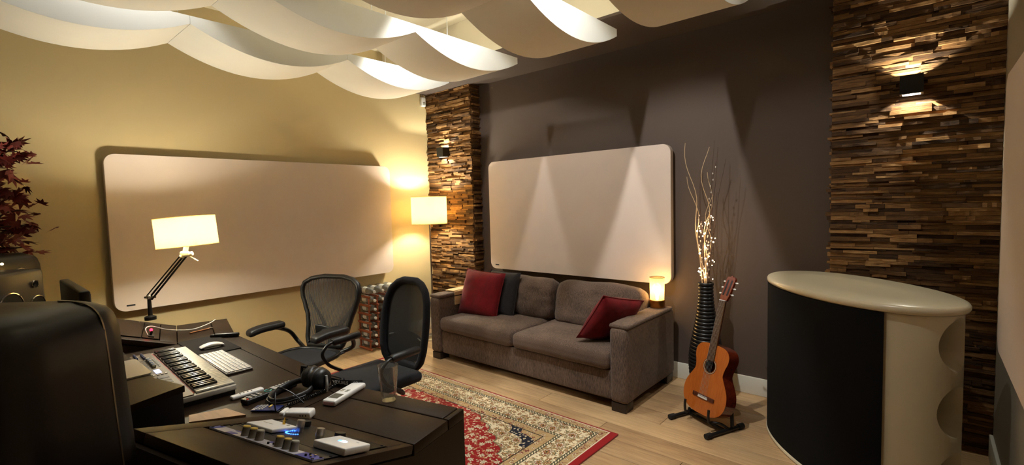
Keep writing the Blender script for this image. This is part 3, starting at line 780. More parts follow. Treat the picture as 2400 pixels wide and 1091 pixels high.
MB().lathe([(0.058, 0), (0.062, 0.19), (0.060, 0.19), (0.056, 0)], 40, cap=False).build('glass_cylinder', amber(), tl).location = (0, 0, 0.066)
MB().tube([(0.0615*cos(a*pi/20), 0.0615*sin(a*pi/20), 0.256) for a in range(40)], 0.002, 6, closed=True).build('rim', M['darkmetal'], tl)
MB().lathe([(0.0, 0), (0.012, 0.0), (0.012, 0.03), (0.02, 0.06), (0.024, 0.085), (0.017, 0.11), (0.0, 0.118)], 20, cap=False).build('bulb', emit('filament_bulb', (255, 232, 180), 4), tl).location = (0, 0, 0.066)
light('table_lamp_light', 'POINT', (-1.716, 3.82, ARM+0.031+0.15), 3.6, (1.0, 0.78, 0.46), 0.04)

# ================================================================== DESK
XC = -2.735; DZ = 0.75
CR = Vector((-1.331, 0.977, DZ)); th = radians(13.5); al = radians(18)
uN = Vector((cos(th), sin(th), 0)); vF = Vector((sin(th), -cos(th), 0)); vS = Vector((sin(th)*cos(al), -cos(th)*cos(al), sin(al)))
WF = frame(CR, uN, -vF, (0, 0, 1))              # flat part of the near wing: x = along, y = towards the user
WS = frame(CR, uN, -vS, uN.cross(-vS))          # sloped part
MIR = Matrix(((-1, 0, 0, 2*XC), (0, 1, 0, 0), (0, 0, 1, 0), (0, 0, 0, 1)))
desk = thing('studio_desk', 'large dark wooden studio desk with two angled rack wings', 'desk', (0, 0, 0))
TT = 0.04; IN = -0.62; WSL = 0.578; UE = 0.32
yb_in = (CR+uN*IN)
def mir(m, k): return MIR @ m if k else m
# centre top and its padded user edge
ca = WF @ Vector((IN, 0, 0)); cb = WF @ Vector((IN, UE-0.11, 0)); cc = WF @ Vector((IN, UE, 0)); cs = WS @ Vector((IN, -0.45, 0))
g = 0.003
def sym(pts): return pts+[(2*XC-x, y) for x, y in reversed(pts)]
poly = [(cb.x-g, cb.y-0.003), (ca.x-g, ca.y), (-1.80, 0.30), (-1.80, 0.08)]
MB().prism(sym([(cb.x-g, 1.043), (ca.x-g, ca.y), (cs.x-g, cs.y), (-1.78, 0.08)]), DZ-TT, DZ).build('centre_top', M['desk'], desk, 20)
MB().prism(sym([(cb.x-g+0.004, 1.047), (cc.x-g, 1.15)][::-1]), DZ-TT, DZ).build('edge_pad', M['desk'], desk, 20)
RS0, RS1, RT0, RT1 = -0.55, -0.035, 0.092, 0.407
for k in (0, 1):
    m = mir(WF, k); s = mir(WS, k)
    MB().gbox(((IN)/2, (UE-0.113)/2+0.001, -TT/2), (-IN-0.002, UE-0.113-0.004, TT), 0.003, (1, 1, 1), None, m).build('wing_top', M['desk'], desk, 30)
    MB().gbox((IN/2-0.004, UE-0.055, -TT/2+0.001), (-IN-0.05, 0.108, TT), 0.006, (1, 1, 1), None, m).build('edge_pad', M['desk'], desk, 30)
    MB().gbox((-0.013, UE-0.055, -TT/2), (0.024, 0.108, TT), 0.003, (1, 1, 1), None, m).build('edge_pad_end', M['desk'], desk, 30)
    fr = [((IN+RS0)/2, -WSL/2, RS0-IN, WSL), (RS1/2, -WSL/2, -RS1, WSL), ((RS0+RS1)/2, -RT0/2, RS1-RS0, RT0), ((RS0+RS1)/2, -(RT1+WSL)/2, RS1-RS0, WSL-RT1)]
    for (x, y, a, b) in fr:
        MB().gbox((x, y, -0.0155), (a-0.001, b-0.001, 0.03), 0.002, (1, 1, 1), None, s).build('rack_bay_board', M['desk'], desk, 30)
    MB().box(((RS0+RS1)/2, -(RT0+RT1)/2, -0.04), (RS1-RS0+0.02, RT1-RT0+0.02, 0.004), s).build('rack_bay_floor', M['rubber'], desk)
    # side panels down to the floor
    hs = sin(al); hc = cos(al)
    for xs, nm in ((-0.028, 'outer_side'), (IN+0.001, 'inner_side')):
        prof = [(UE-0.16, -DZ+0.0125), (UE-0.16, -TT-0.001), (0.0, -TT-0.001), (-WSL*hc, WSL*hs-0.034), (-WSL*hc, -DZ+0.0125)] if nm == 'inner_side' else \
               [(UE-0.002, -DZ+0.0125), (UE-0.002, -TT-0.001), (0.0, -TT-0.001), (-WSL*hc, WSL*hs-0.034), (-WSL*hc, -DZ+0.0125)]
        pm = frame((xs, 0, 0), (0, 1, 0), (0, 0, 1), (1, 0, 0))
        MB().prism(prof, 0, 0.026, m @ pm).build(nm, M['desk'], desk, 20)
    MB().box((IN/2, -WSL*hc-0.012, (WSL*hs-0.034-DZ)/2), (-IN, 0.022, DZ+WSL*hs-0.034), m).build('wing_back', M['desk'], desk)
    # pale plate by each wing: lamplight on the centre top, painted as lighter wood
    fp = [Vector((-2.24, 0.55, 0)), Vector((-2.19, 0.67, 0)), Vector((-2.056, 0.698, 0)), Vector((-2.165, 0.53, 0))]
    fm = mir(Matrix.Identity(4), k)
    MB().prism([(p.x, p.y) for p in fp], DZ+0.0005, DZ+0.008, fm).build('lit_corner_patch', M['desklit'], desk, 20)
# raised bridge behind the keyboard
BZ = 0.905
brp = sym([(-2.37, 0.472), (-2.17, 0.525), (-2.105, 0.35), (-2.09, 0.08)])
MB().prism(brp, BZ-0.025, BZ).build('bridge_top', M['desk'], desk, 20)
MB().prism([(XC+(x-XC)*0.995, 0.085+(y-0.085)*0.985) for x, y in brp], DZ+0.0005, BZ-0.0255).build('bridge_body', M['blacksatin'], desk, 20)
MB().box((XC, 0.10, (DZ-TT)/2), (1.86, 0.03, DZ-TT-0.001)).build('modesty_panel', M['desk'], desk)

# ------------------------------------------------------------------ rack units in the near wing
def plate(s0, s1, t0, t1, z=0.0, h=0.004): return ((s0+s1)/2, -(t0+t1)/2, z-h/2), (s1-s0, t1-t0, h)
rk = thing('preamp_unit', 'blue and silver rack unit with six grey and yellow knobs on the near wing', 'audio gear', mat=WS)
def pbox(parent, name, mat, s0, s1, t0, t1, z=0.0, h=0.004, r=0.001):
    c, d = plate(s0, s1, t0, t1, z, h); return MB().gbox(c, d, min(r, h/2.1), (1, 1, 1)).build(name, mat, parent, 30)
pbox(rk, 'faceplate', M['faceplate'], -0.525, -0.04, 0.360, 0.402, 0.004, 0.006)
for a, b, c, d in ((-0.525, -0.50, 0.360, 0.402), (-0.44, -0.405, 0.382, 0.402), (-0.27, -0.225, 0.360, 0.374), (-0.115, -0.04, 0.360, 0.402), (-0.44, -0.40, 0.360, 0.368)):
    pbox(rk, 'blue_field', M['blueplate'], a, b, c, d, 0.0046, 0.0008, 0.0002)
for i, s in enumerate((-0.372, -0.337, -0.304, -0.213, -0.178, -0.146)):
    kn = MB().lathe([(0.0, 0.004), (0.0135, 0.004), (0.0128, 0.006), (0.0118, 0.030), (0.0, 0.030)], 20, TR(s, -0.380, 0), False).build('knob', M['greyknob'], rk)
    MB().lathe([(0.0, 0.0302), (0.0112, 0.0302), (0.0105, 0.033), (0.0, 0.0335)], 20, TR(s, -0.380, 0), False).build('cap', M['greycap'] if i % 3 == 2 else M['yellowcap'], kn)
    MB().box((s, -0.380-0.0122, 0.018), (0.0012, 0.0012, 0.022)).build('pointer', M['ink'], kn)
for s, t in ((-0.085, 0.372), (-0.085, 0.388), (-0.065, 0.372), (-0.065, 0.388), (-0.25, 0.388), (-0.235, 0.38)):
    MB().lathe([(0.0, 0.004), (0.0035, 0.004), (0.0035, 0.010), (0.0, 0.011)], 10, TR(s, -t, 0), False).build('switch', M['chrome'] if s > -0.07 else M['black'], rk)
sw = MB()
for s in (-0.515, -0.048):
    for t in (0.366, 0.396): sw.lathe([(0.0, 0.004), (0.005, 0.004), (0.004, 0.007), (0.0, 0.0075)], 10, TR(s, -t, 0), False)
sw.build('rack_screws', M['black'], rk)
bl = thing('blank_rack_panel', 'plain dark blank rack panel above the blue rack unit', 'rack panel', mat=WS)
pbox(bl, 'panel', M['black'], -0.525, -0.04, 0.306, 0.358, 0.002, 0.004)
for s in (-0.518, -0.047):
    MB().lathe([(0.0, 0.002), (0.005, 0.002), (0.004, 0.005), (0.0, 0.0055)], 10, TR(s, -0.33, 0), False).build('screw', M['black'], bl)
mc = thing('monitor_controller', 'black rack controller with two silver knobs and blue lights on the near wing', 'audio gear', mat=WS)
pbox(mc, 'faceplate', M['blacksatin'], -0.525, -0.04, 0.098, 0.304, 0.002, 0.004)
for s, t in ((-0.335, 0.205), (-0.205, 0.235)):
    MB().lathe([(0.0, 0.002), (0.012, 0.002), (0.012, 0.018), (0.0115, 0.018), (0.0135, 0.019), (0.0135, 0.040), (0.012, 0.042), (0.0, 0.042)], 24, TR(s, -t, 0), False).build('silver_knob', M['steel'], mc)
for s, t in ((-0.40, 0.125), (-0.20, 0.15)):
    MB().lathe([(0.0, 0.002), (0.018, 0.002), (0.019, 0.012), (0.0175, 0.020), (0.0, 0.021)], 24, TR(s, -t, 0), False).build('black_knob', M['black'], mc)
for i in range(14):
    a = 2.4+i*0.28; MB().box((-0.335+0.026*cos(a), -0.225+0.026*sin(a), 0.003), (0.004, 0.004, 0.0015)).build('led', M['led_blue'], mc)
for s in (-0.518, -0.047):
    for t in (0.11, 0.29): MB().lathe([(0.0, 0.002), (0.005, 0.002), (0.004, 0.005), (0.0, 0.0055)], 10, TR(s, -t, 0), False).build('screw', M['black'], mc)
# white boxes lying on the rack
def wbox(name, label, s, t, wd, dp, hg, rot, z0=0.003):
    m = WS @ TR(s, -t, z0+hg/2) @ RZ(rot)
    root = thing(name, label, 'box', mat=m, group='white square boxes on the rack')
    MB().gbox((0, 0, 0), (wd, dp, hg), 0.004, (1, 1, 1)).build('case', M['whiteplastic'], root); return root
b1 = wbox('white_box', 'flat white square box with a gold plug on top', -0.425, 0.247, 0.135, 0.10, 0.013, 0)
MB().lathe([(0.0, 0.0), (0.005, 0.0), (0.005, 0.012), (0.0035, 0.013), (0.0035, 0.022), (0.0, 0.022)], 12, TR(0.02, 0.032, 0.0066), False).build('gold_plug', M['gold'], b1)
MB().lathe([(0.0, 0.0), (0.006, 0.0), (0.005, 0.002), (0.0, 0.002)], 12, TR(0.045, 0.03, 0.0066), False).build('button', M['alu'], b1)
MB().box((-0.02, 0.0, 0.0068), (0.045, 0.004, 0.0004)).build('print', M['greycap'], b1)
b2 = wbox('white_box', 'flat white square box with a glowing blue logo', -0.088, 0.250, 0.135, 0.108, 0.022, 0)
lg = MB(); lg.prism([(0.014*cos(a*pi/8), 0.010*sin(a*pi/8)+0.004) for a in range(16)], 0.0111, 0.0117); lg.build('glowing_logo', M['led_white'], b2)
MB().prism([(-0.016, -0.004), (-0.004, -0.002), (-0.009, 0.010), (-0.017, 0.006)], 0.0118, 0.0123).build('logo_mark', M['led_blue'], b2)
MB().box((0.035, 0.03, 0.0113), (0.010, 0.006, 0.0004)).build('print', M['alu'], b2)
# white power adapter
ad = thing('power_adapter', 'white block-shaped power adapter lying beside the headphones', 'adapter', (-1.872, 0.822, DZ+0.001), radians(37))
MB().gbox((0.012, 0, 0.017), (0.105, 0.052, 0.034), 0.010, (1, 1, 1)).build('case', M['whiteplastic'], ad)
MB().gbox((-0.053, 0, 0.017), (0.022, 0.052, 0.034), 0.009, (1, 1, 1)).build('plug_end', M['whiteplastic'], ad)
for i in range(3): MB().box((0.025+0.011*i, -0.0262, 0.020), (0.004, 0.001, 0.006)).build('slot', M['ink'], ad)

# ------------------------------------------------------------------ rack units in the far wing
WSF = MIR @ WS
fb = thing('blank_rack_panel', 'wide dark blank rack panel on the far wing beside the lamp post', 'rack panel')
def fbox(parent, name, mat, s0, s1, t0, t1, z=0.0, h=0.004):
    c, d = plate(s0, s1, t0, t1, z, h); return MB().box(c, d, WSF).build(name, mat, parent)
fbox(fb, 'panel', M['desk'], -0.525, -0.04, 0.19, 0.402, 0.002)
for s in (-0.515, -0.05):
    for t in (0.22, 0.30, 0.38): MB().lathe([(0.0, 0.002), (0.004, 0.002), (0.003, 0.004), (0.0, 0.0045)], 10, WSF @ TR(s, -t, 0), False).build('screw', M['chrome'], fb)
ub = thing('usb_panel', 'narrow dark rack panel with a red-lit plug and cable on the far wing', 'rack panel')
fbox(ub, 'panel', M['desk'], -0.525, -0.04, 0.098, 0.186, 0.002)
MB().box((-0.475, -0.14, 0.006), (0.06, 0.03, 0.008), WSF).build('socket', M['black'], ub)
MB().gbox((-0.47, -0.145, 0.022), (0.018, 0.014, 0.03), 0.004, (1, 1, 1), None, WSF).build('plug', M['black'], ub)
MB().ball((-0.47, -0.15, 0.042), 0.009, 10, WSF).build('led', M['led_red'], ub)
cab = [WSF @ Vector(p) for p in ((-0.49, -0.16, 0.012), (-0.47, -0.18, 0.045), (-0.42, -0.15, 0.055), (-0.34, -0.05, 0.03))]+[WF.copy() and MIR @ WF @ Vector((-0.25, 0.09, 0.006)), MIR @ WF @ Vector((-0.20, 0.19, 0.02)), MIR @ WF @ Vector((-0.16, 0.235, 0.035))]
MB().tube(catmull(cab, 6), 0.003, 6).build('cable', M['whiteplastic'], ub)
# recorder standing on the upper end of the far wing
rec = thing('audio_recorder', 'silver and black audio device at the upper end of the far wing', 'audio gear', mat=MIR @ WS @ TR(-0.34, -0.50, 0.001))
MB().gbox((0, 0, 0.02), (0.36, 0.10, 0.038), 0.004, (1, 1, 1)).build('case', M['black'], rec)
for i in range(6): MB().box((-0.14+0.055*i, 0.0, 0.0405), (0.04, 0.06 if i % 2 else 0.03, 0.003)).build('button', M['alu'] if i % 2 else M['greycap'], rec)
for i in range(3): MB().lathe([(0.0, 0.039), (0.01, 0.039), (0.009, 0.056), (0.0, 0.056)], 14, TR(-0.10+0.11*i, 0.036, 0), False).build('knob', M['chrome'], rec)

# pen and black holder on the far wing
pen = thing('pen', 'copper pen with silver tip on the far wing', 'pen', mat=MIR @ WF @ TR(-0.33, 0.135, 0.0055) @ RZ(62))
MB().tube([(-0.07, 0, 0), (0.06, 0, 0)], 0.005, 10).build('barrel', M['copper'], pen)
MB().tube([(0.06, 0, 0), (0.075, 0, 0), (0.09, 0, 0)], [0.005, 0.0055, 0.002], 10).build('tip', M['chrome'], pen)
MB().box((-0.03, 0, 0.0062), (0.04, 0.003, 0.0015)).build('clip', M['chrome'], pen)
kn = thing('pocket_tool', 'black folded pocket tool lying at the desk edge beyond the mouse', 'tool', mat=TR(-3.46, 1.09, DZ+0.001) @ RZ(48))
MB().gbox((0, 0, 0.014), (0.15, 0.03, 0.026), 0.008, (2, 1, 1)).build('body', M['black'], kn)
MB().gbox((-0.085, 0.0, 0.012), (0.03, 0.022, 0.02), 0.004, (1, 1, 1)).build('clip_end', M['darkmetal'], kn)

# ------------------------------------------------------------------ midi keyboard
KX0, KX1, KY0, KY1, KZ = -3.269, -3.269+0.912, 0.513, 0.513+0.29, 0.795
kb = thing('midi_keyboard', 'long piano keyboard with bronze control panel lying on the desk', 'keyboard', (KX0, KY0, 0), -0.04)
KW, KD = KX1-KX0, KY1-KY0
MB().gbox((KW/2, KD/2, 0.7815), (KW, KD, 0.023), 0.004, (1, 1, 1)).build('case', M['keysilver'], kb)
MB().box((KW/2, KD/2, 0.7605), (KW-0.012, KD-0.012, 0.0185)).build('underside', M['black'], kb)
MB().box((KW/2, 0.066, KZ-0.001), (KW-0.012, 0.120, 0.008)).build('control_panel', M['keypanel'], kb)
MB().box((KW/2, 0.130, KZ-0.002), (KW-0.06, 0.006, 0.007)).build('hinge_strip', M['redprint'], kb)
NW = 36; kp = (KW-0.045)/NW; x0 = 0.0225
MB().box((KW/2, KD-0.078, KZ-0.0035), (KW-0.036, 0.152, 0.006)).build('key_bed', M['rubber'], kb)
wk = MB().gbox((0, 0, 0), (kp-0.0024, 0.150, 0.014), 0.0015, (1, 1, 1)).mesh('white_key', M['whitekey'], 30)
for i in range(NW): inst(wk, 'white_key', kb, (x0+kp*(i+0.5), KD-0.077, KZ-0.001))
bk = MB().gbox((0, 0, 0), (0.0148, 0.094, 0.011), 0.003, (1, 1, 1)).mesh('black_key', M['blackkey'], 30)
for i in range(NW-1):
    if i % 7 in (0, 1, 3, 4, 5): inst(bk, 'black_key', kb, (x0+kp*(i+1), KD-0.152+0.046, KZ+0.0115))
for i in range(9):
    x = 0.16+0.021*i
    MB().box((x, 0.058, KZ+0.0035), (0.0025, 0.062, 0.001)).build('fader_slot', M['ink'], kb)
    MB().gbox((x, 0.088, KZ+0.010), (0.013, 0.016, 0.013), 0.003, (1, 1, 1)).build('fader_cap', M['bluegrey'] if i % 2 else M['greycap'], kb)
for i in range(9): MB().box((0.16+0.021*i, 0.110, KZ+0.0045), (0.010, 0.006, 0.003)).build('button', M['silverbutton'], kb)
for i in range(8): MB().lathe([(0.0, 0), (0.006, 0), (0.005, 0.014), (0.0, 0.014)], 12, TR(0.03+0.014*i, 0.05+0.03*(i % 2), KZ+0.003), False).build('knob', M['bluegrey'], kb)
MB().box((0.42, 0.085, KZ+0.004), (0.07, 0.024, 0.003)).build('display', M['led_dim'] if 'led_dim' in M else M.setdefault('led_dim', emit('display_glow', (190, 200, 235), 0.5)), kb)
for i in range(6): MB().box((0.375+0.018*i, 0.055, KZ+0.0045), (0.010, 0.008, 0.003)).build('button', M['silverbutton'], kb)
for i in range(4): MB().box((0.48, 0.06+0.016*i, KZ+0.0045), (0.022, 0.009, 0.003)).build('button', M['silverbutton'], kb)
for i in range(4):
    for j in range(2): MB().gbox((0.555+0.045*i, 0.035+0.048*j, KZ+0.006), (0.040, 0.042, 0.006), 0.002, (1, 1, 1)).build('drum_pad', M['pad'], kb)
for i in range(5): MB().box((0.77+0.03*(i % 3), 0.05+0.03*(i//3), KZ+0.0045), (0.018, 0.012, 0.003)).build('button', M['silverbutton'], kb)
MB().box((0.36, 0.02, KZ+0.0045), (0.006, 0.006, 0.003)).build('led', M['led_green'], kb)

# computer keyboard, mouse, mat
ck = thing('computer_keyboard', 'slim white computer keyboard between the piano keys and the desk edge', 'keyboard', (-2.875, 0.885, DZ+0.001), radians(-1))
MB().gbox((0, 0, 0.006), (0.47, 0.125, 0.010), 0.004, (1, 1, 1)).build('tray', M['alu'], ck)
k1 = MB().gbox((0, 0, 0.0135), (0.0195, 0.0175, 0.005), 0.0012, (1, 1, 1)).mesh('key', M['whiteplastic'], 30)
for r_ in range(6):
    for c_ in range(21):
        if r_ == 0 and 4 <= c_ <= 8: continue
        inst(k1, 'key', ck, (-0.222+0.0222*c_, -0.05+0.0200*r_, 0))
MB().gbox((-0.222+0.0222*6, -0.05, 0.0135), (0.108, 0.0175, 0.005), 0.0012, (1, 1, 1)).build('space_bar', M['whiteplastic'], ck)
mp = tag(MB().gbox((0, 0, 0.003), (0.46, 0.22, 0.005), 0.002, (1, 1, 1)).build('mouse_mat', M['mousepad']), 'dark brown mouse mat under the white mouse', 'mouse mat')
mp.location = (-3.335, 0.945, DZ+0.0005); mp.rotation_euler = (0, 0, radians(-1))
ms = thing('mouse', 'low white arched computer mouse on the dark mat', 'mouse', (-3.252, 0.94, DZ+0.007), radians(86))
def msf(p, q):
    p.z = p.z*(0.25+0.75*(1-q.x**2))+0.009*(1-q.x**2); return p
MB().gbox((0, 0, 0.010), (0.125, 0.062, 0.018), 0.009, (10, 4, 1), msf).build('shell', M['whiteplastic'], ms, 60)
MB().gbox((0, 0, 0.0035), (0.09, 0.055, 0.006), 0.002, (1, 1, 1)).build('base', M['alu'], ms)

# ------------------------------------------------------------------ remotes
def remote(name, label, p0, p1, wd, hg, mat, z=DZ+0.001, tilt=0, rad=0.006):
    a = Vector((*p0, 0)); b = Vector((*p1, 0)); d = (b-a)
    root = thing(name, label, 'remote', mat=TR((a.x+b.x)/2, (a.y+b.y)/2, z) @ Matrix.Rotation(math.atan2(d.y, d.x), 4, 'Z') @ RY(-tilt))
    MB().gbox((0, 0, hg/2), (d.length, wd, hg), min(rad, hg/2.1, wd/2.1), (3, 2, 1)).build('case', mat, root); return root, d.length
r1, L = remote('tv_remote', 'long black television remote with grey number keys', (-2.185, 0.735), (-2.235, 0.975), 0.05, 0.022, M['black'])
kb1 = MB().gbox((0, 0, 0), (0.010, 0.009, 0.004), 0.0015, (1, 1, 1)).mesh('key', M['silverbutton'], 30)
for r_ in range(6):
    for c_ in range(3): inst(kb1, 'key', r1, (L*0.42-0.016*r_, -0.013+0.013*c_, 0.0235))
for r_ in range(3):
    for c_ in range(3): inst(kb1, 'key', r1, (-L*0.22-0.022*r_, -0.014+0.014*c_, 0.0235))
MB().tube([(-0.01+0.014*cos(a*pi/10), 0.014*sin(a*pi/10), 0.0225) for a in range(20)], 0.002, 6, closed=True).build('ring_key', M['teal'], r1)
MB().lathe([(0.0, 0.022), (0.005, 0.022), (0.004, 0.025), (0.0, 0.025)], 12, TR(-L*0.46, -0.014, 0), False).build('power_key', M['redbutton'], r1)
MB().box((0.02, 0, 0.0235), (0.02, 0.04, 0.003)).build('wide_key', M['silverbutton'], r1)
r2, L = remote('slim_remote', 'small white slim remote lying beside the television remote', (-2.285, 0.72), (-2.29, 0.855), 0.034, 0.016, M['whiteplastic'])
for i in range(4): MB().box((-0.03+0.016*i, 0, 0.0165), (0.003, 0.012, 0.0015)).build('key', M['ink'], r2)
r3, L = remote('credit_remote', 'tiny blue remote with one yellow button', (-2.10, 0.745), (-2.01, 0.815), 0.055, 0.008, M['blueremote'])
for r_ in range(3):
    for c_ in range(4): MB().box((-0.035+0.012*r_, -0.018+0.012*c_, 0.009), (0.008, 0.007, 0.002)).build('key', M['silverbutton'], r3)
MB().box((0.008, 0.012, 0.009), (0.008, 0.022, 0.002)).build('yellow_key', M['yellowcap'], r3)
r4, L = remote('aircon_remote', 'white air conditioner remote with small grey screen lying by the glass', (-1.878, 0.955), (-1.962, 1.155), 0.066, 0.024, M['whiteplastic'], rad=0.008)
MB().box((-L*0.27, 0, 0.0245), (0.045, 0.045, 0.001)).build('screen', M['display'], r4)
for i in range(4): MB().box((-L*0.02+0.014*(i % 2), -0.012+0.024*(i//2), 0.0248), (0.009, 0.014, 0.002)).build('key', M['greycap'], r4)
MB().box((-L/2+0.001, 0, 0.010), (0.003, 0.05, 0.014)).build('window', M['pinktint'], r4)
# lanyard with lettering beyond the remote
ly = thing('lanyard', 'black lanyard strap with white lettering beyond the white remote', 'strap', (-2.015, 1.105, DZ+0.001), radians(25))
MB().gbox((0, 0, 0.018), (0.17, 0.003, 0.036), 0.001, (8, 1, 1), lambda p, q: p+Vector((0, 0.02*q.x**2, 0))).build('strap', M['black'], ly)
def text(s, size, m, mat, parent, name='lettering'):
    cu = bpy.data.curves.new(name, 'FONT'); cu.body = s; cu.size = size; cu.align_x = 'CENTER'; cu.extrude = 0.0003; cu.offset = size*0.02
    o = bpy.data.objects.new(name, cu); COL.objects.link(o)
    me = bpy.data.meshes.new_from_object(o.evaluated_get(bpy.context.evaluated_depsgraph_get())); bpy.data.objects.remove(o)
    me.materials.clear(); me.materials.append(mat)
    n = bpy.data.objects.new(name, me); COL.objects.link(n); n.parent = parent; n.matrix_local = m; return n
text('VIDUALS', 0.021, TR(-0.018, -0.0022, 0.016) @ RX(90), M['whiteplastic'], ly)
text('SO', 0.017, TR(0.058, 0.0065, 0.017) @ RZ(16) @ RX(90), M['whiteplastic'], ly)

# ------------------------------------------------------------------ headphones
hp = thing('headphones', 'black over-ear headphones with coiled cable resting on the desk', 'headphones', (-2.09, 0.955, DZ), radians(25))
band = []
for i in range(33):
    a = radians(62)+radians(326)*i/32
    band.append((-0.035+0.078*sin(a)*1.05, -0.035+0.098*cos(a), 0.017+0.022*max(0, cos(a))+0.010*max(0, sin(a))))
MB().tube(band, 0.014, 10, flat=0.6).build('headband', M['leather'], hp, 60)
MB().tube([(-0.035+(x+0.035)*1.12, -0.035+(y+0.035)*1.10, z-0.004) for x, y, z in band[4:-4]], 0.0045, 8).build('band_rim', M['black'], hp, 60)
for k, (cx_, cy_, tilt_) in enumerate(((-0.012, 0.055, 16), (0.052, 0.045, -10))):
    sg = 1 if k == 0 else -1
    m = TR(cx_, cy_, 0.058) @ RZ(tilt_) @ RY(-90*sg)
    MB().lathe([(0.0, 0.030), (0.03, 0.030), (0.042, 0.022), (0.047, 0.008), (0.047, -0.004), (0.0, -0.004)], 28, m, False).build('ear_cup', M['black'], hp, 50)
    MB().tube([tuple(m @ Vector((0.036*cos(a*pi/12), 0.040*sin(a*pi/12), -0.013))) for a in range(24)], 0.0145, 10, closed=True).build('ear_pad', M['leather'], hp, 60)
    MB().tube([m @ Vector((0.046, 0.0, 0.012)), m @ Vector((0.05, 0.0, 0.034)), m @ Vector((0.02, 0.0, 0.038)), m @ Vector((-0.02, 0, 0.036))], [0.008, 0.008, 0.007, 0.006], 8).build('yoke', M['alu'] if k else M['black'], hp, 60)
hw = hp.matrix_basis.inverted() if False else (TR(-2.09, 0.955, DZ) @ RZ(25)).inverted()
path = catmull([(-2.00, 0.84, DZ+0.012), (-2.01, 0.935, DZ+0.012), (-2.03, 1.02, DZ+0.012), (-2.06, 1.10, DZ+0.012), (-2.085, 1.14, DZ+0.014)], 40)
co = []; turns = 44
for i, p in enumerate(path):
    pass
L_ = len(path)-1; n = turns*10
for i in range(n+1):
    f = i/n*L_; a = int(min(L_-1, f)); q = path[a].lerp(path[a+1], f-a); t = (path[a+1]-path[a]).normalized(); s_ = t.cross(Vector((0, 0, 1))).normalized()
    g_ = 2*pi*turns*i/n; co.append(hw @ (q+s_*0.007*cos(g_)+Vector((0, 0, 0.007*sin(g_)))))
MB().tube(co, 0.0019, 5).build('coiled_cable', M['blacksatin'], hp, 60)
cb2 = [hw @ Vector(p) for p in ((-2.00, 0.84, DZ+0.012), (-1.99, 0.79, DZ+0.006), (-2.02, 0.80, DZ+0.05), (-2.06, 0.83, DZ+0.075), (-2.02, 0.87, DZ+0.05), (-1.98, 0.90, DZ+0.006))]
MB().tube(catmull(cb2, 8), 0.003, 6).build('straight_cable', M['blacksatin'], hp, 60)
cb3 = [hw @ Vector(p) for p in ((-2.085, 1.14, DZ+0.014), (-2.16, 1.12, DZ+0.02), (-2.21, 1.08, DZ+0.012), (-2.16, 1.02, DZ+0.01))]
MB().tube(catmull(cb3, 8), 0.003, 6).build('cable_end', M['blacksatin'], hp, 60)

# drinking glass
gl = tag(MB().lathe([(0.0, 0.0), (0.029, 0.0), (0.0305, 0.004), (0.0445, 0.152), (0.0435, 0.153), (0.0425, 0.152), (0.029, 0.022), (0.024, 0.018), (0.0, 0.017)], 40, cap=False).build('drinking_glass', M['glass'], None, 50), 'empty clear tapered drinking glass on the desk corner', 'glass')
gl.location = (-1.728, 1.15, DZ+0.0015)

# ------------------------------------------------------------------ computer monitor
mn = thing('computer_monitor', 'thin dark computer monitor seen from behind with an aluminium foot', 'monitor', (XC+0.01, 0.30, BZ))
MB().gbox((0, -0.01, 0.215), (0.56, 0.035, 0.33), 0.008, (2, 1, 2)).build('housing', M['blacksatin'], mn)
MB().box((0, 0.0085, 0.215), (0.535, 0.001, 0.30)).build('screen', M['black'], mn)
MB().gbox((0, 0.0, 0.05), (0.10, 0.02, 0.10), 0.004, (1, 1, 1)).build('neck', M['alu'], mn)
MB().prism([(x+0.14, y+0.07) for x, y in rrect(0.30, 0.22, 0.02, 4)], 0.0005, 0.007).build('foot', M['alu'], mn)

# ------------------------------------------------------------------ loudspeakers
def stand(root, h, base=0.26, oy=0.0):
    MB().box((0, oy, 0.012), (base, base, 0.022)).build('stand_base', M['darkmetal'], root)
    MB().tube([(0, oy, 0.02), (0, oy, h-0.008)], 0.035, 12).build('stand_pole', M['darkmetal'], root)
    MB().box((0, 0, h-0.005), (0.22, 0.22, 0.009)).build('stand_plate', M['darkmetal'], root)
def big_speaker(x, y, rz, label):
    root = thing('large_loudspeaker', label, 'speaker', (x, y, 0), rz, 'large rounded loudspeakers')
    z0, z1 = 0.80, 1.36; stand(root, z0)
    def tp(p, q):
        k = 1+0.10*(1-(q.z+1)/2); p.x *= k; p.y *= k; return p
    MB().gbox((0, 0, (z0+z1)/2), (0.42, 0.36, z1-z0), 0.075, (4, 4, 5), tp).build('cabinet', M['blacksatin'], root, 60)
    for zz, r_ in ((0.98, 0.125), (1.23, 0.05)):
        m = TR(0, 0.195, zz) @ RX(-90)
        MB().lathe([(r_, 0), (r_, 0.008), (r_*0.9, 0.010), (r_*0.9, 0.0)], 32, m, False).build('driver_ring', M['chrome'], root)
        MB().lathe([(0.0, 0.004), (r_*0.3, 0.007), (r_*0.35, 0.002), (r_*0.88, 0.006), (r_*0.9, 0.0)], 32, m, False).build('driver_cone', M['rubber'], root)
    return root
AZ = radians(41)
def toe(a): return a
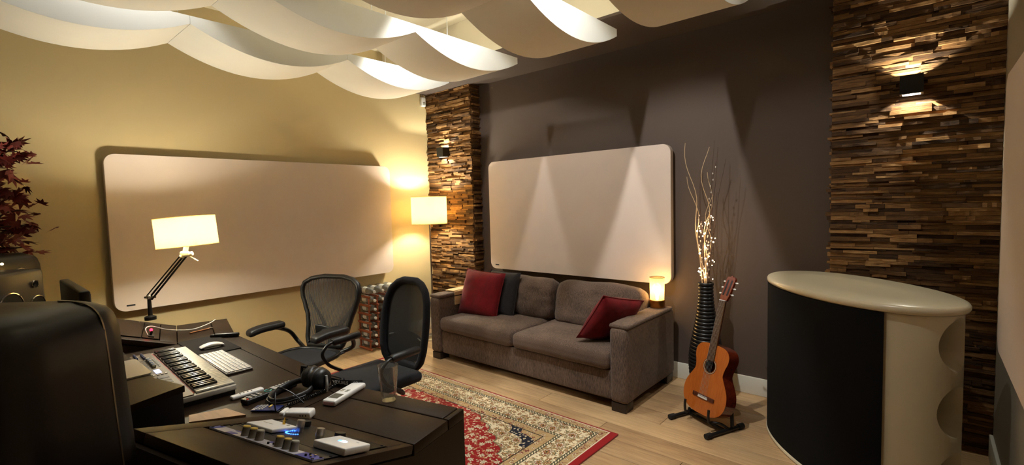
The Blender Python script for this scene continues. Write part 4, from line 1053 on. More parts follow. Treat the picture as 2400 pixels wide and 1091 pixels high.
# near one, seen from behind
nb = big_speaker(-1.675, 0.012, radians(41), 'large black rounded loudspeaker in the left foreground seen from behind')
edge = [(0.205+0.005, -0.12, 1.30), (0.213, -0.12, 1.2), (0.222, -0.12, 1.0), (0.231, -0.12, 0.84)]
MB().tube(catmull([(0.10, 0.09, 1.363), (0.155, 0.09, 1.357), (0.19, 0.09, 1.338), (0.208, 0.09, 1.30), (0.2145, 0.092, 1.22), (0.221, 0.095, 1.05), (0.229, 0.1, 0.86)], 6), 0.003, 6).build('edge_trim', M['chrome'], nb)
fbg = big_speaker(-4.11, 0.05, radians(-41), 'large dark rounded loudspeaker behind the small speaker at the left edge')
MB().ball((0.10, 0.19, 1.315), 0.008, 8).build('power_led', M['led_warm'], fbg)
def near_field(x, y, rz, label):
    root = thing('small_loudspeaker', label, 'speaker', (x, y, 0), rz)
    z0, z1 = 0.96, 1.30; stand(root, z0, 0.1, -0.07)
    MB().gbox((0, 0, (z0+z1)/2), (0.32, 0.28, z1-z0), 0.022, (3, 3, 3)).build('cabinet', M['greyspk'], root, 50)
    for xx, zz, r_, nm in ((0.065, 1.13, 0.075, 'woofer'), (-0.095, 1.115, 0.05, 'woofer'), (-0.085, 1.225, 0.02, 'tweeter')):
        m = TR(xx, 0.14, zz) @ RX(-90)
        MB().lathe([(r_, 0), (r_, 0.006), (r_*0.93, 0.008), (r_*0.93, 0.0)], 32, m, False).build(nm+'_ring', M['chrome'], root)
        MB().lathe([(0.0, 0.003), (r_*0.3, 0.006), (r_*0.35, 0.001), (r_*0.9, 0.005), (r_*0.93, 0.0)], 32, m, False).build(nm+'_cone', M['rubber'], root)
        for a in range(4):
            MB().ball(tuple(m @ Vector((r_*0.97*cos(a*pi/2+0.8), r_*0.97*sin(a*pi/2+0.8), 0.007))), 0.004, 6).build('screw', M['chrome'], root)
    return root
M['greyspk'] = plain('charcoal_speaker', (54, 48, 42), 0.4, var=0.1)
near_field(-3.535, 0.06, radians(-39), 'dark studio speaker with chrome-ringed drivers at the left edge')

# ================================================================== CHAIRS
def star_base(root, r=0.32):
    MB().lathe([(0.0, 0.06), (0.04, 0.06), (0.035, 0.12), (0.027, 0.12), (0.027, 0.36), (0.0, 0.36)], 20, cap=False).build('gas_lift', M['darkmetal'], root)
    for k in range(5):
        a = 2*pi*k/5+0.5; d = Vector((cos(a), sin(a), 0))
        leg = MB().tube([d*0.03+Vector((0, 0, 0.10)), d*0.18+Vector((0, 0, 0.095)), d*r+Vector((0, 0, 0.075))], [0.026, 0.022, 0.016], 8).build('base_leg', M['black'], root)
        c = d*r; s_ = Vector((-d.y, d.x, 0))
        cs_ = MB()
        for sg in (-1, 1): cs_.tube([c+s_*sg*0.010+Vector((0, 0, 0.041)), c+s_*sg*0.026+Vector((0, 0, 0.041))], 0.0285, 16)
        cs_.tube([c+Vector((0, 0, 0.04)), c+Vector((0, 0, 0.078))], 0.008, 8); cs_.build('caster', M['rubber'], leg)
def surf(pts_fn, nu, nv, th_=0.004):
    """thin two-sided sheet from pts_fn(u,v) -> Vector, thickness along local y"""
    vs = []; fs = []
    for s_ in (0, 1):
        for i in range(nu+1):
            for j in range(nv+1): vs.append(pts_fn(i/nu, j/nv)+Vector((0, th_*s_, 0)))
    W = nv+1; off = (nu+1)*W
    for i in range(nu):
        for j in range(nv):
            a = i*W+j; fs.append((a, a+1, a+W+1, a+W)); fs.append((off+a, off+a+W, off+a+W+1, off+a+1))
    for i in range(nu):
        for j in (0, nv):
            a = i*W+j; fs.append((a, a+W, off+a+W, off+a))
    for j in range(nv):
        for i in (0, nu):
            a = i*W+j; fs.append((a, off+a, off+a+1, a+1))
    return vs, fs
def interp(tab, z):
    for (a, b), (c, d) in zip(tab, tab[1:]):
        if z <= c: t = (z-a)/(c-a); t = t*t*(3-2*t)*0.5+t*0.5; return b+(d-b)*t
    return tab[-1][1]

# chair with broad tapering mesh back
c1 = thing('office_chair', 'mesh office chair with broad tapering back and wide armrests by the beige wall', 'chair', (-3.63, 1.65, 0.0), radians(20))
star_base(c1)
hwid = [(0.45, 0.17), (0.52, 0.195), (0.60, 0.205), (0.68, 0.225), (0.76, 0.258), (0.84, 0.288), (0.90, 0.297), (0.95, 0.28), (0.985, 0.22), (1.005, 0.10)]
ZB, ZT = 0.45, 1.005
def bk_y(x, z): return 0.215+(z-0.45)*0.22+0.05*(1-(x/0.30)**2)+0.03*sin((z-0.45)*5)
ring = []
zs = [ZB+(ZT-ZB)*i/30 for i in range(31)]
for z in zs: ring.append((interp(hwid, z), z))
outline = [Vector((x, bk_y(x, z), z)) for x, z in ring]+[Vector((-x, bk_y(-x, z), z)) for x, z in reversed(ring)]
MB().tube(outline, 0.0225, 10, closed=True, flat=0.8).build('back_frame', M['black'], c1, 60)
def f1(u, v):
    z = ZB+(ZT-ZB)*u; x = interp(hwid, z)*(2*v-1)*0.985; return Vector((x, bk_y(x, z)-0.002, z))
vs, fs = surf(f1, 30, 24, 0.002); MB().add(vs, fs).build('back_mesh', M['weave1'], c1, 60)
for sx in (-1, 1):
    pts = [Vector((sx*x, bk_y(sx*x, z)+0.03, z)) for x, z in ((0.255, 0.84), (0.20, 0.75), (0.135, 0.67), (0.08, 0.60), (0.04, 0.50))]
    MB().tube(catmull(pts, 5), [0.012+0.012*i/20 for i in range(21)], 8, flat=0.5).build('back_spar', M['black'], c1, 60)
MB().gbox((0, bk_y(0, 0.53)+0.03, 0.54), (0.26, 0.025, 0.10), 0.012, (4, 1, 2), lambda p, q: p+Vector((0, -0.03*q.x**2, 0.025*abs(q.x)))).build('lumbar_pad', M['black'], c1, 60)
MB().tube(catmull([(0, 0.05, 0.36), (0, 0.20, 0.37), (0, 0.30, 0.42), (0, 0.315, 0.52)], 6), 0.022, 10).build('back_spine', M['darkmetal'], c1, 60)
st = [Vector((0.25*(abs(cos(a))**0.6)*(1 if cos(a) > 0 else -1), -0.02+0.24*(abs(sin(a))**0.6)*(1 if sin(a) > 0 else -1), 0.43-0.02*(sin(a) < -0.6))) for a in [2*pi*i/40 for i in range(40)]]
MB().tube(st, 0.018, 8, closed=True).build('seat_frame', M['black'], c1, 60)
MB().gbox((0, -0.02, 0.428), (0.48, 0.46, 0.014), 0.006, (8, 8, 1), lambda p, q: p+Vector((0, 0, -0.02*(1-q.x**2)*(1-q.y**2)))).build('seat_mesh', M['seatcloth'], c1, 60)
MB().gbox((0, 0.0, 0.375), (0.20, 0.24, 0.05), 0.015, (1, 1, 1)).build('tilt_mechanism', M['darkmetal'], c1)
for sx in (-1, 1):
    ar = MB().tube(catmull([(sx*0.18, 0.22, 0.42), (sx*0.285, 0.25, 0.47), (sx*0.315, 0.20, 0.56), (sx*0.318, 0.10, 0.615), (sx*0.318, 0.03, 0.635)], 6), 0.017, 10).build('arm_post', M['blacksatin'], c1, 60)
    m = TR(sx*0.318, -0.03, 0.652) @ RZ(-20)
    MB().gbox((0, 0, 0), (0.11, 0.275, 0.054), 0.025, (4, 10, 1), lambda p, q: p+Vector((0.012*q.y*0, 0, -0.022*max(0, -q.y)**2+0.004*q.y)), m).build('arm_pad', M['leather'], c1, 60)

# chair with tall oval mesh back
c2 = thing('office_chair', 'black office chair with tall oval mesh back and padded tube arms', 'chair', (-2.77, 1.725, 0.0), radians(3))
star_base(c2)
oval = [(0.47, 0.17), (0.52, 0.21), (0.60, 0.232), (0.70, 0.24), (0.80, 0.24), (0.90, 0.228), (0.97, 0.20), (1.02, 0.15), (1.045, 0.08)]
def by2(x, z): return 0.235+(z-0.47)*0.16+0.03*(1-(x/0.24)**2)
ring = [(interp(oval, 0.47+0.575*i/30), 0.47+0.575*i/30) for i in range(31)]
outline = [Vector((x-0.012*(1 if x > 0 else -1), by2(x, z), z)) for x, z in ring]+[Vector((-x+0.012, by2(-x, z), z)) for x, z in reversed(ring)]
MB().tube(outline, 0.027, 10, closed=True, flat=0.9).build('back_frame', M['seatcloth'], c2, 60)
def f2(u, v):
    z = 0.475+0.565*u; x = interp(oval, z)*(2*v-1)*0.93; return Vector((x, by2(x, z), z))
vs, fs = surf(f2, 24, 20, 0.002); MB().add(vs, fs).build('back_mesh', M['weave2'], c2, 60)
MB().gbox((0, by2(0, 0.57)+0.035, 0.57), (0.36, 0.03, 0.17), 0.014, (6, 1, 3), lambda p, q: p+Vector((0, -0.03*q.x**2, 0.03*(1-q.x**2)*(q.z > 0)))).build('lumbar_shell', M['black'], c2, 60)
MB().tube(catmull([(0, 0.05, 0.385), (0, 0.22, 0.39), (0, 0.325, 0.44), (0, 0.335, 0.56)], 6), 0.026, 10, flat=0.6).build('back_bracket', M['black'], c2, 60)
MB().gbox((0, -0.01, 0.435), (0.50, 0.48, 0.075), 0.035, (8, 8, 2), lambda p, q: p+Vector((0, 0, 0.012*(1-q.x**2)*(1-q.y**2)-0.02*max(0, -q.y-0.5)))).build('seat', M['seatcloth'], c2, 60)
MB().gbox((0, 0.0, 0.377), (0.20, 0.22, 0.03), 0.01, (1, 1, 1)).build('tilt_mechanism', M['darkmetal'], c2)
for sx in (-1, 1):
    x = sx*0.322
    pts = catmull([(sx*0.16, 0.04, 0.392), (sx*0.28, 0.02, 0.392), (x, -0.02, 0.43), (x, -0.12, 0.50), (x, -0.165, 0.58), (x, -0.13, 0.635), (x, -0.07, 0.652), (x, 0.09, 0.655)], 6)
    MB().tube(pts, 0.0115, 10).build('arm_tube', M['blacksatin'], c2, 60)
    MB().tube([(x, -0.085, 0.650), (x, -0.075, 0.652), (x, 0.12, 0.656), (x, 0.13, 0.656)], [0.02, 0.026, 0.026, 0.02], 14).build('arm_pad', M['leather'], c2, 60)

# ================================================================== BOTTLE RACK
rk0 = thing('bottle_rack', 'tall wooden bottle rack against the beige wall behind the chairs', 'rack', (-4.775, 2.83, 0))
NL, NCc, pz, pc = 7, 4, 0.096, 0.105
for l in range(NL):
    for c in range(NCc+1):
        MB().gbox((0.125, pc*c, 0.025+pz*l), (0.25, 0.024, 0.024), 0.009, (1, 1, 1)).build('bar', M['rackwood'], rk0)
for sx in (0.03, 0.22):
    for c in range(NCc+1):
        MB().box((sx, pc*c, 0.0125+pz*(NL-1)/2+0.013), (0.005, 0.018, pz*(NL-1)+0.02)).build('upright', M['rackwood'], rk0)
    for l in range(NL):
        MB().box((sx, pc*NCc/2, 0.040+pz*l), (0.005, pc*NCc, 0.004)).build('cross_strip', M['darkmetal'], rk0)
bme = MB().lathe([(0.0, 0.0), (0.035, 0.0), (0.0385, 0.006), (0.0385, 0.05), (0.036, 0.06), (0.0385, 0.07), (0.0385, 0.17), (0.03, 0.20), (0.014, 0.235), (0.0125, 0.262), (0.0, 0.262)], 18, cap=False).mesh('bottle', M['bottle'], 50)
lme = MB().lathe([(0.0389, 0.075), (0.0389, 0.15)], 18, cap=False).mesh('label_band', M['tagpaper'] if 'tagpaper' in M else M.setdefault('tagpaper', plain('paper_label', (206, 204, 196), 0.7)), 50)
cme = MB().lathe([(0.0, 0.262), (0.0145, 0.262), (0.0145, 0.279), (0.0, 0.279)], 14, cap=False).mesh('cap', M['whiteplastic'], 50)
colname = ['first from', 'second from', 'third from', 'fourth from']
rowname = ['bottom', 'second', 'third', 'fourth', 'fifth', 'sixth', 'top']
for l in range(NL):
    for c in range(NCc):
        o = thing('bottle', 'clear plastic bottle in the rack, '+rowname[l]+' level, '+colname[c]+' the desk end', 'bottle', mat=TR(-4.775-0.012, 2.83+pc*(c+0.5), 0.025+pz*l+0.019+0.0385) @ RY(90), group='plastic bottles in the rack')
        inst(bme, 'body', o); inst(lme, 'paper_label', o); inst(cme, 'cap', o)

# ================================================================== OVAL CABINET
oc = thing('oval_speaker_cabinet', 'big ivory oval cabinet with black cloth front and round side ports', 'speaker', (-0.326, 3.373, 0), -0.818)
EA, EB, OH = 0.61, 0.333, 1.05
def ell(k, off=0.0):
    # superellipse outline; local -y is the front
    c_, s_ = cos(k), sin(k); e = 0.95
    return Vector(((EA+off)*abs(c_)**e*(1 if c_ > 0 else -1), (EB+off)*abs(s_)**e*(1 if s_ > 0 else -1), 0))
n = 96
def rings(levels):
    m = MB(); vs = []; fs = []
    for off, z in levels:
        for i in range(n): p = ell(2*pi*i/n, off); vs.append((p.x, p.y, z))
    for j in range(len(levels)-1):
        for i in range(n):
            l = (i+1) % n; fs.append((j*n+i, j*n+l, (j+1)*n+l, (j+1)*n+i))
    fs.append(tuple(range(n))[::-1]); fs.append(tuple((len(levels)-1)*n+i for i in range(n)))
    return m.add(vs, fs)
body = rings([(-0.02, 0.012), (-0.016, 0.014), (-0.016, 1.005)]).build('body', M['ivory'], oc, 40)
cm = MB()
for zc in (0.865, 0.545, 0.225):
    cm.lathe([(0.0, 0.0), (0.078, 0.0), (0.082, 0.08), (0.096, 0.15), (0.122, 0.19), (0.17, 0.22), (0.26, 0.26), (0.0, 0.26)], 40, TR(0.40, 0.0, zc) @ RZ(22) @ RY(90), False)
cuto = cm.build('cutter', None, oc)
bo = body.modifiers.new('ports', 'BOOLEAN'); bo.object = cuto; bo.operation = 'DIFFERENCE'; bo.solver = 'EXACT'
bpy.context.view_layer.update()
bm2 = bpy.data.meshes.new_from_object(body.evaluated_get(bpy.context.evaluated_depsgraph_get()))
body.modifiers.clear(); body.data = bm2
bpy.data.objects.remove(cuto)
body.data.polygons.foreach_set('use_smooth', [True]*len(body.data.polygons)); body.data.set_sharp_from_angle(angle=radians(50))
for zc in (0.865, 0.545, 0.225):
    MB().lathe([(0.0, 0), (0.077, 0), (0.077, 0.004), (0.0, 0.004)], 32, TR(0.401, 0.0, zc) @ RZ(22) @ RY(90), False).build('port_floor', M['rubber'], oc)
rings([(-0.016, 1.006), (0.0, 1.012), (0.006, 1.022), (0.006, 1.034), (0.0, 1.044), (-0.012, 1.05), (-0.2, 1.051)]).build('top_cap', M['ivory'], oc, 50)
rings([(0.0, 0.001), (0.006, 0.006), (0.006, 0.018), (0.0, 0.024), (-0.016, 0.0245)]).build('plinth', M['ivory'], oc, 50)
# cloth covered front, wrapped round the front from the left end
gm = MB(); vs = []; fs = []; a0, a1, ng = radians(192), radians(322), 60
for off in (-0.0155, 0.001):
    for i in range(ng+1):
        p = ell(a0+(a1-a0)*i/ng, off); vs += [(p.x, p.y, 0.025), (p.x, p.y, 1.004)]
N2 = 2*(ng+1)
for i in range(ng):
    a = 2*i; fs += [(a, a+2, a+3, a+1), (N2+a, N2+a+1, N2+a+3, N2+a+2), (a+1, a+3, N2+a+3, N2+a+1), (a, N2+a, N2+a+2, a+2)]
fs += [(0, 1, N2+1, N2), (2*ng, N2+2*ng, N2+2*ng+1, 2*ng+1)]
gm.add(vs, fs).build('front_cloth', M['grille'], oc, 50)

# ================================================================== GUITAR AND STAND
GN = Vector((-0.41, -0.912, 0)).normalized(); gf = -GN; gr = gf.cross(Vector((0, 0, 1)))
lam = radians(15); rho = radians(1.0)
A_ = cos(lam)*Vector((0, 0, 1))+sin(lam)*gf
A2 = cos(rho)*A_+sin(rho)*gr; X2 = cos(rho)*gr-sin(rho)*A_; Z2 = X2.cross(A2)
GM = frame(Vector((-1.165, 3.275, 0.085)), X2, A2, Z2)      # local x right, y up the neck, z out of the top
gt = thing('acoustic_guitar', 'amber classical guitar with dark red sides on a floor stand', 'guitar', mat=GM)
half = [(0.0, 0.0), (0.062, 0.002), (0.125, 0.022), (0.168, 0.065), (0.184, 0.125), (0.176, 0.185), (0.148, 0.240), (0.122, 0.285), (0.118, 0.310), (0.126, 0.350), (0.140, 0.395), (0.136, 0.440), (0.105, 0.475), (0.05, 0.487), (0.0, 0.488)]
cur = catmull([(x, y, 0) for x, y in half], 5)
outl = [(p.x, p.y) for p in cur]; outl = outl+[(-x, y) for x, y in reversed(outl[1:-1])]
hc_ = Vector((0, 0.335)); hr = 0.043
def ring_slab(out, c, r, z0, z1):
    """plate with a round hole"""
    m = MB(); vs = []; fs = []; N = len(out)
    for z in (z0, z1):
        for x, y in out: vs.append((x, y, z))
        for x, y in out:
            d = (Vector((x, y))-c).normalized(); vs.append((c.x+d.x*r, c.y+d.y*r, z))
    for i in range(N):
        j = (i+1) % N
        fs += [(i, N+i, N+j, j), (2*N+i, 2*N+j, 3*N+j, 3*N+i), (i, j, 2*N+j, 2*N+i), (N+i, 3*N+i, 3*N+j, N+j)]
    return m.add(vs, fs)
DP = 0.095
ring_slab(outl, hc_, hr, -0.003, 0.0).build('soundboard', M['guitar_top'], gt, 30)
sd = MB(); vs = []; fs = []; N = len(outl)
inn = [(x*0.985, 0.244+(y-0.244)*0.988) for x, y in outl]
for ol, z in ((outl, -0.0032), (outl, -DP)):
    for x, y in ol: vs.append((x, y, z))
for x, y in inn: vs.append((x, y, -0.0032))
for x, y in inn: vs.append((x, y, -DP+0.003))
for i in range(N):
    j = (i+1) % N; fs += [(i, j, N+j, N+i), (2*N+i, 3*N+i, 3*N+j, 2*N+j), (i, 2*N+i, 2*N+j, j)]
sd.add(vs, fs).build('sides', M['guitar_side'], gt, 40)
MB().prism(outl, -DP-0.003, -DP).build('back', M['guitar_side'], gt, 30)
for r0, r1, mt in ((0.044, 0.049, M['rosewood']), (0.049, 0.053, M['twig']), (0.053, 0.057, M['rosewood'])):
    m = MB(); vs = []; fs = []
    for i in range(40):
        a = 2*pi*i/40
        for r_, z in ((r0, 0.0001), (r1, 0.0001), (r1, 0.0006), (r0, 0.0006)): vs.append((hc_.x+r_*cos(a), hc_.y+r_*sin(a), z))
    for i in range(40):
        j = (i+1) % 40
        for k in range(4): l = (k+1) % 4; fs.append((4*i+k, 4*i+l, 4*j+l, 4*j+k))
    m.add(vs, fs).build('rosette_ring', mt, gt, 30)
br_ = MB().gbox((0, 0.118, 0.004), (0.185, 0.026, 0.008), 0.003, (2, 1, 1)).build('bridge', M['rosewood'], gt)
MB().box((0, 0.122, 0.0095), (0.078, 0.003, 0.005)).build('saddle', M['whiteplastic'], br_)
MB().box((0, 0.112, 0.0088), (0.082, 0.010, 0.004)).build('tie_block', M['whiteplastic'], br_)
nl = 0.800                                            # nut position along the neck
fbm = MB(); fbm.add([(-0.030, 0.375, 0.0005), (0.030, 0.375, 0.0005), (0.026, nl, 0.0005), (-0.026, nl, 0.0005), (-0.030, 0.375, 0.007), (0.030, 0.375, 0.007), (0.026, nl, 0.007), (-0.026, nl, 0.007)],
        [(3, 2, 1, 0), (4, 5, 6, 7), (0, 1, 5, 4), (1, 2, 6, 5), (2, 3, 7, 6), (3, 0, 4, 7)])
fbo = fbm.build('fretboard', M['fretwood'], gt)
sl = nl-0.122
for k in range(1, 20):
    y = nl-sl*(1-2**(-k/12)); wv_ = 0.026+(0.030-0.026)*(nl-y)/(nl-0.375)
    if y > 0.38: MB().box((0, y, 0.0075), (2*wv_, 0.0016, 0.0012)).build('fret', M['chrome'], fbo)
nkm = MB(); vs = []; fs = []
for (y, w_, d_) in ((0.472, 0.029, 0.05), (0.49, 0.028, 0.028), (0.55, 0.0275, 0.021), (nl, 0.0255, 0.019)):
    for i in range(9):
        a = pi*i/8; vs.append((w_*cos(a), y, -0.0002-d_*sin(a)**0.8))
for j in range(3):
    for i in range(8): fs.append((9*j+i, 9*j+i+1, 9*(j+1)+i+1, 9*(j+1)+i))
    fs.append((9*j, 9*(j+1), 9*(j+1)+8, 9*j+8))
fs += [tuple(range(9)), tuple(27+i for i in range(9))]
nkm.add(vs, fs).build('neck', M['guitar_side'], gt, 50)
MB().box((0, nl+0.0025, 0.006), (0.053, 0.005, 0.011)).build('nut', M['whiteplastic'], gt)
HM = TR(0, nl+0.004, 0.003) @ RX(-13)
hs_ = [(-0.027, 0.0), (0.027, 0.0), (0.034, 0.03), (0.036, 0.165), (0.026, 0.178), (0.012, 0.176), (0.0, 0.188), (-0.012, 0.176), (-0.026, 0.178), (-0.036, 0.165), (-0.034, 0.03)]
hd = MB().prism(hs_, -0.018, 0.0, HM).build('headstock', M['headwood'], gt, 30)
for sx in (-1, 1):
    MB().gbox((sx*0.016, 0.095, 0.0004), (0.013, 0.115, 0.0012), 0.0005, (1, 1, 1), None, HM).build('string_slot', M['ink'], hd)
    for k in range(3):
        yy = 0.05+0.045*k
        p = MB().tube([HM @ Vector((sx*0.008, yy, -0.004)), HM @ Vector((sx*0.040, yy, -0.009))], 0.004, 8).build('tuner_post', M['chrome'], hd)
        MB().gbox((sx*0.052, yy, -0.011), (0.017, 0.011, 0.008), 0.003, (1, 1, 1), None, HM).tube([HM @ Vector((sx*0.036, yy, -0.010)), HM @ Vector((sx*0.046, yy, -0.011))], 0.003, 8).build('tuner_button', M['whiteplastic'], p)
for i in range(6):
    x = -0.021+0.0084*i
    MB().tube([(x*1.35, 0.122, 0.0125), (x, nl+0.002, 0.0122)], 0.0006 if i > 2 else 0.0009, 4).build('string', M['alu'], gt)

gs = thing('guitar_stand', 'low black folding stand under the guitar', 'stand', mat=frame(Vector((-1.165, 3.275, 0)), gr, gf, (0, 0, 1)))
for sx in (-1, 1):
    f_ = MB().tube([(sx*0.165, -0.10, 0.018), (sx*0.165, 0.20, 0.018)], 0.0135, 10).build('foot_bar', M['black'], gs)
    for yy in (-0.10, 0.20): MB().tube([(sx*0.165, yy-0.022, 0.0195), (sx*0.165, yy+0.022, 0.0195)], 0.0185, 12).build('rubber_foot', M['rubber'], f_)
    MB().tube([(sx*0.165, 0.12, 0.03), (sx*0.10, 0.175, 0.40)], 0.012, 10).build('back_strut', M['black'], gs)
    yb2 = -0.012
    MB().tube(catmull([(sx*0.165, 0.08, 0.03), (sx*0.14, 0.04, 0.06), (sx*0.105, 0.0, 0.064), (sx*0.105, -0.028, 0.068), (sx*0.105, -0.035, 0.115), (sx*0.105, -0.030, 0.155)], 5), 0.009, 8).build('cradle_arm', M['black'], gs, 60)
MB().tube([(-0.165, 0.06, 0.018), (0.165, 0.06, 0.018)], 0.010, 10).build('cross_bar', M['black'], gs)
MB().tube([(-0.10, 0.175, 0.39), (0.10, 0.175, 0.39)], 0.010, 10).build('back_bar', M['black'], gs)

# ================================================================== VASE WITH BRANCHES
VX, VY = -1.29, 3.76
prof = []
ctrl = [(0.075, 0.0), (0.11, 0.12), (0.126, 0.26), (0.122, 0.38), (0.098, 0.52), (0.072, 0.66), (0.057, 0.78), (0.052, 0.88), (0.058, 0.925)]
cv = catmull([(r_, z, 0) for r_, z in ctrl], 40)
zz = 0.0; nr = 34; prof = [(0.0, 0.001)]
def vr(z):
    for p, q in zip(cv, cv[1:]):
        if p.y <= z <= q.y: return p.x+(q.x-p.x)*(z-p.y)/max(1e-6, q.y-p.y)
    return cv[-1].x
for i in range(nr):
    z0 = 0.925*i/nr; h_ = 0.925/nr
    for k in range(6):
        t = k/6; z = z0+h_*t; prof.append((vr(z)-0.006+0.010*sqrt(max(0, 1-(2*t-1)**2)), max(0.001, z)))
prof += [(vr(0.925)-0.004, 0.925), (vr(0.925)-0.012, 0.925), (vr(0.9)-0.012, 0.88), (0.03, 0.5), (0.0, 0.5)]
vase = tag(MB().lathe(prof, 40, cap=False).build('floor_vase', M['vase'], None, 40), 'tall black ribbed floor vase between sofa and guitar', 'vase')
vase.location = (VX, VY, 0)
rb = random.Random(21)
# (tip dx, tip dy, tip z, wiggle, kind): pale curly willow, dark straight twigs, budded stems
BR = [(-0.15, 0.0, 2.015, 0.022, 'pale'), (0.012, -0.02, 1.965, 0.030, 'pale'), (-0.115, -0.03, 1.75, 0.020, 'pale'), (0.02, 0.05, 1.78, 0.026, 'pale'), (0.045, -0.03, 1.60, 0.024, 'pale'),
      (-0.06, 0.04, 1.80, 0.004, 'dark'), (0.04, 0.06, 2.02, 0.004, 'dark'), (0.10, -0.02, 1.96, 0.004, 'dark'), (0.135, 0.02, 1.87, 0.005, 'dark'), (-0.03, -0.05, 1.72, 0.005, 'dark'), (-0.09, 0.05, 1.55, 0.004, 'dark'), (0.07, 0.06, 1.62, 0.004, 'dark'),
      (0.068, 0.0, 1.86, 0.008, 'bud'), (-0.045, -0.04, 1.48, 0.008, 'bud'), (0.03, -0.05, 1.44, 0.008, 'bud')]
labels = {'pale': 'pale curly willow branch', 'dark': 'thin dark straight twig', 'bud': 'budded willow stem'}
extra = {0: 'reaching highest at the left', 1: 'with hooked tip above the middle', 2: 'short, leaning left', 3: 'bent at the middle of the bunch', 4: 'the shortest, right of the middle',
         5: 'upright, left of the middle', 6: 'reaching highest behind the middle', 7: 'tall, leaning right', 8: 'bowed farthest to the right', 9: 'short, at the front', 10: 'lowest at the left', 11: 'short, right of the middle',
         12: 'with white catkins at the right', 13: 'low at the left of the bunch', 14: 'low at the front of the bunch'}
fpts = []
for i, (dx, dy, zt, wg, kind) in enumerate(BR):
    b0 = Vector((VX+rb.uniform(-0.02, 0.02), VY+rb.uniform(-0.02, 0.02), 0.62)); tip = Vector((VX+dx, VY+dy, zt)); pts = []
    ph = rb.uniform(0, 6); nseg = 26
    for k in range(nseg+1):
        t = k/nseg; e = t**1.35
        p = Vector((b0.x+(tip.x-b0.x)*e, b0.y+(tip.y-b0.y)*e, b0.z+(tip.z-b0.z)*t))
        a_ = wg*min(1, max(0, (t-0.3)*2.5))
        p += Vector((a_*sin(ph+t*15), a_*cos(ph*1.3+t*11)*0.7, 0)); pts.append(p)
    r0 = 0.0052 if kind == 'pale' else 0.003
    lab = labels[kind]+' in the black vase'+((', '+extra[i]) if i in extra else '')
    root = thing('branch', lab, 'branch', (0, 0, 0), 0, 'branches in the floor vase')
    MB().tube(pts, [r0*(1-0.6*k/nseg) for k in range(nseg+1)], 6).build('stem', M['twig'] if kind == 'pale' else M['twigdark'], root, 60)
    if kind == 'bud':
        for k in range(10, nseg, 1):
            p = pts[k]+Vector((0.006*(1 if k % 2 else -1), -0.003, 0))
            MB().ball(tuple(p), 0.0065, 8, sc=(0.8, 0.8, 1.2)).build('bud', M['bud'], root)
    fpts.append(pts)
fy = thing('fairy_lights', 'string of tiny warm fairy lights wound around the branches', 'string lights')
wire = []
for i in range(160):
    t = i/159; z = 0.95+0.50*t; a_ = i*0.55; r_ = 0.045+0.02*t
    wire.append((VX+r_*cos(a_), VY+r_*sin(a_), z))
MB().tube(wire, 0.0009, 4).build('wire', M['twigdark'], fy)
for k in range(34):
    p = wire[(k*47) % 160]; q = Vector(p)+Vector((rb.uniform(-0.012, 0.012), rb.uniform(-0.012, 0.012), rb.uniform(-0.01, 0.01)))
    MB().ball(tuple(q), rb.choice((0.004, 0.005, 0.0065)), 8).build('bulb', M['fairy'], fy)
for z in (1.0, 1.2, 1.38): light('fairy_glow', 'POINT', (VX, VY-0.02, z), 0.35, (1.0, 0.72, 0.4), 0.03)

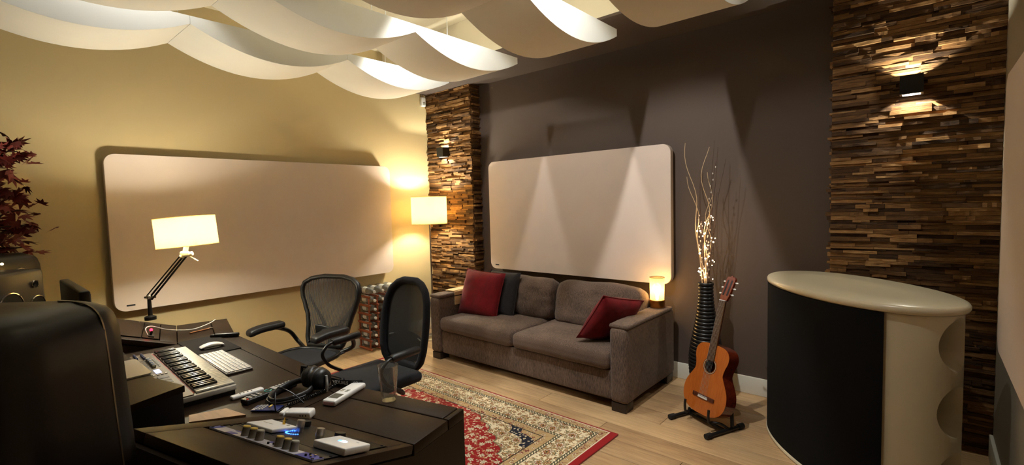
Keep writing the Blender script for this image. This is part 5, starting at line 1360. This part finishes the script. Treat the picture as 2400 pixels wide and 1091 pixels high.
# ================================================================== MAPLE
mp_ = thing('maple_tree', 'small potted tree with dark red maple leaves at the left photo edge', 'plant', (-4.50, 0.04, 0))
MB().lathe([(0.0, 0.001), (0.15, 0.001), (0.19, 0.36), (0.20, 0.37), (0.20, 0.40), (0.18, 0.40), (0.175, 0.36), (0.0, 0.36)], 32, cap=False).build('pot', M['pot'], mp_)
MB().lathe([(0.0, 0.361), (0.172, 0.361), (0.15, 0.372), (0.0, 0.375)], 24, cap=False).build('soil', M['soil'], mp_)
q = random.Random(4)
trunk = catmull([(0, 0, 0.36), (0.03, -0.02, 0.7), (-0.02, 0.0, 1.1), (0.02, 0.03, 1.5), (0.0, 0.0, 2.0)], 6)
MB().tube(trunk, [0.024-0.016*i/24 for i in range(25)], 8).build('trunk', M['bark'], mp_, 60)
lob = []
for k in range(5):
    a = radians(-76+38*k+90); L = (0.7, 0.92, 1.0, 0.92, 0.7)[k]; w_ = 0.15
    d = Vector((cos(a), sin(a))); s_ = Vector((-d.y, d.x))
    lob += [d*0.18-s_*0.1, d*L*0.5-s_*w_, d*L, d*L*0.5+s_*w_]
lv = [(0, -0.02, 0)]+[(p.x, p.y, -0.16*p.length) for p in lob]
lf = [(0, i, i+1) for i in range(1, len(lv)-1)]+[(0, len(lv)-1, 1)]
lme_ = MB().add(lv, lf).mesh('leaf', M['leaf'])
ball_c = []
specs = [(0.20, 0.20, 2.04), (0.16, 0.14, 1.98), (0.05, 0.22, 2.0), (-0.10, 0.10, 2.05), (0.16, 0.18, 1.86), (0.02, 0.18, 1.75), (0.10, 0.22, 1.62), (0.22, 0.16, 1.52), (0.0, 0.25, 1.52), (-0.05, 0.1, 1.85), (0.10, 0.20, 1.38), (0.0, 0.12, 1.34), (0.12, 0.05, 1.7), (0.05, -0.1, 1.9), (-0.08, -0.08, 1.6)]
nleaf = 0
for bi, (bx, by, bz) in enumerate(specs):
    tz = bz-0.22; tp = min(trunk, key=lambda p: abs(p.z-tz))
    mid = Vector(((tp.x+bx)/2, (tp.y+by)/2, bz-0.03))
    bp = catmull([tp, mid, (bx, by, bz)], 6)
    MB().tube(bp, [0.008-0.005*i/(len(bp)-1) for i in range(len(bp))], 6).build('branch', M['bark'], mp_, 60)
    for k in range(19):
        t = q.uniform(0.35, 1.0); p = bp[int(t*(len(bp)-1))]+Vector((q.gauss(0, 0.055), q.gauss(0, 0.055), q.gauss(-0.01, 0.045)))
        s_ = q.uniform(0.05, 0.085)
        m = TR(*p) @ RZ(q.uniform(0, 360)) @ RX(q.uniform(-70, 70)) @ RY(q.uniform(-50, 50)) @ Matrix.Scale(s_, 4)
        inst(lme_, 'leaf', mp_, m=m); nleaf += 1
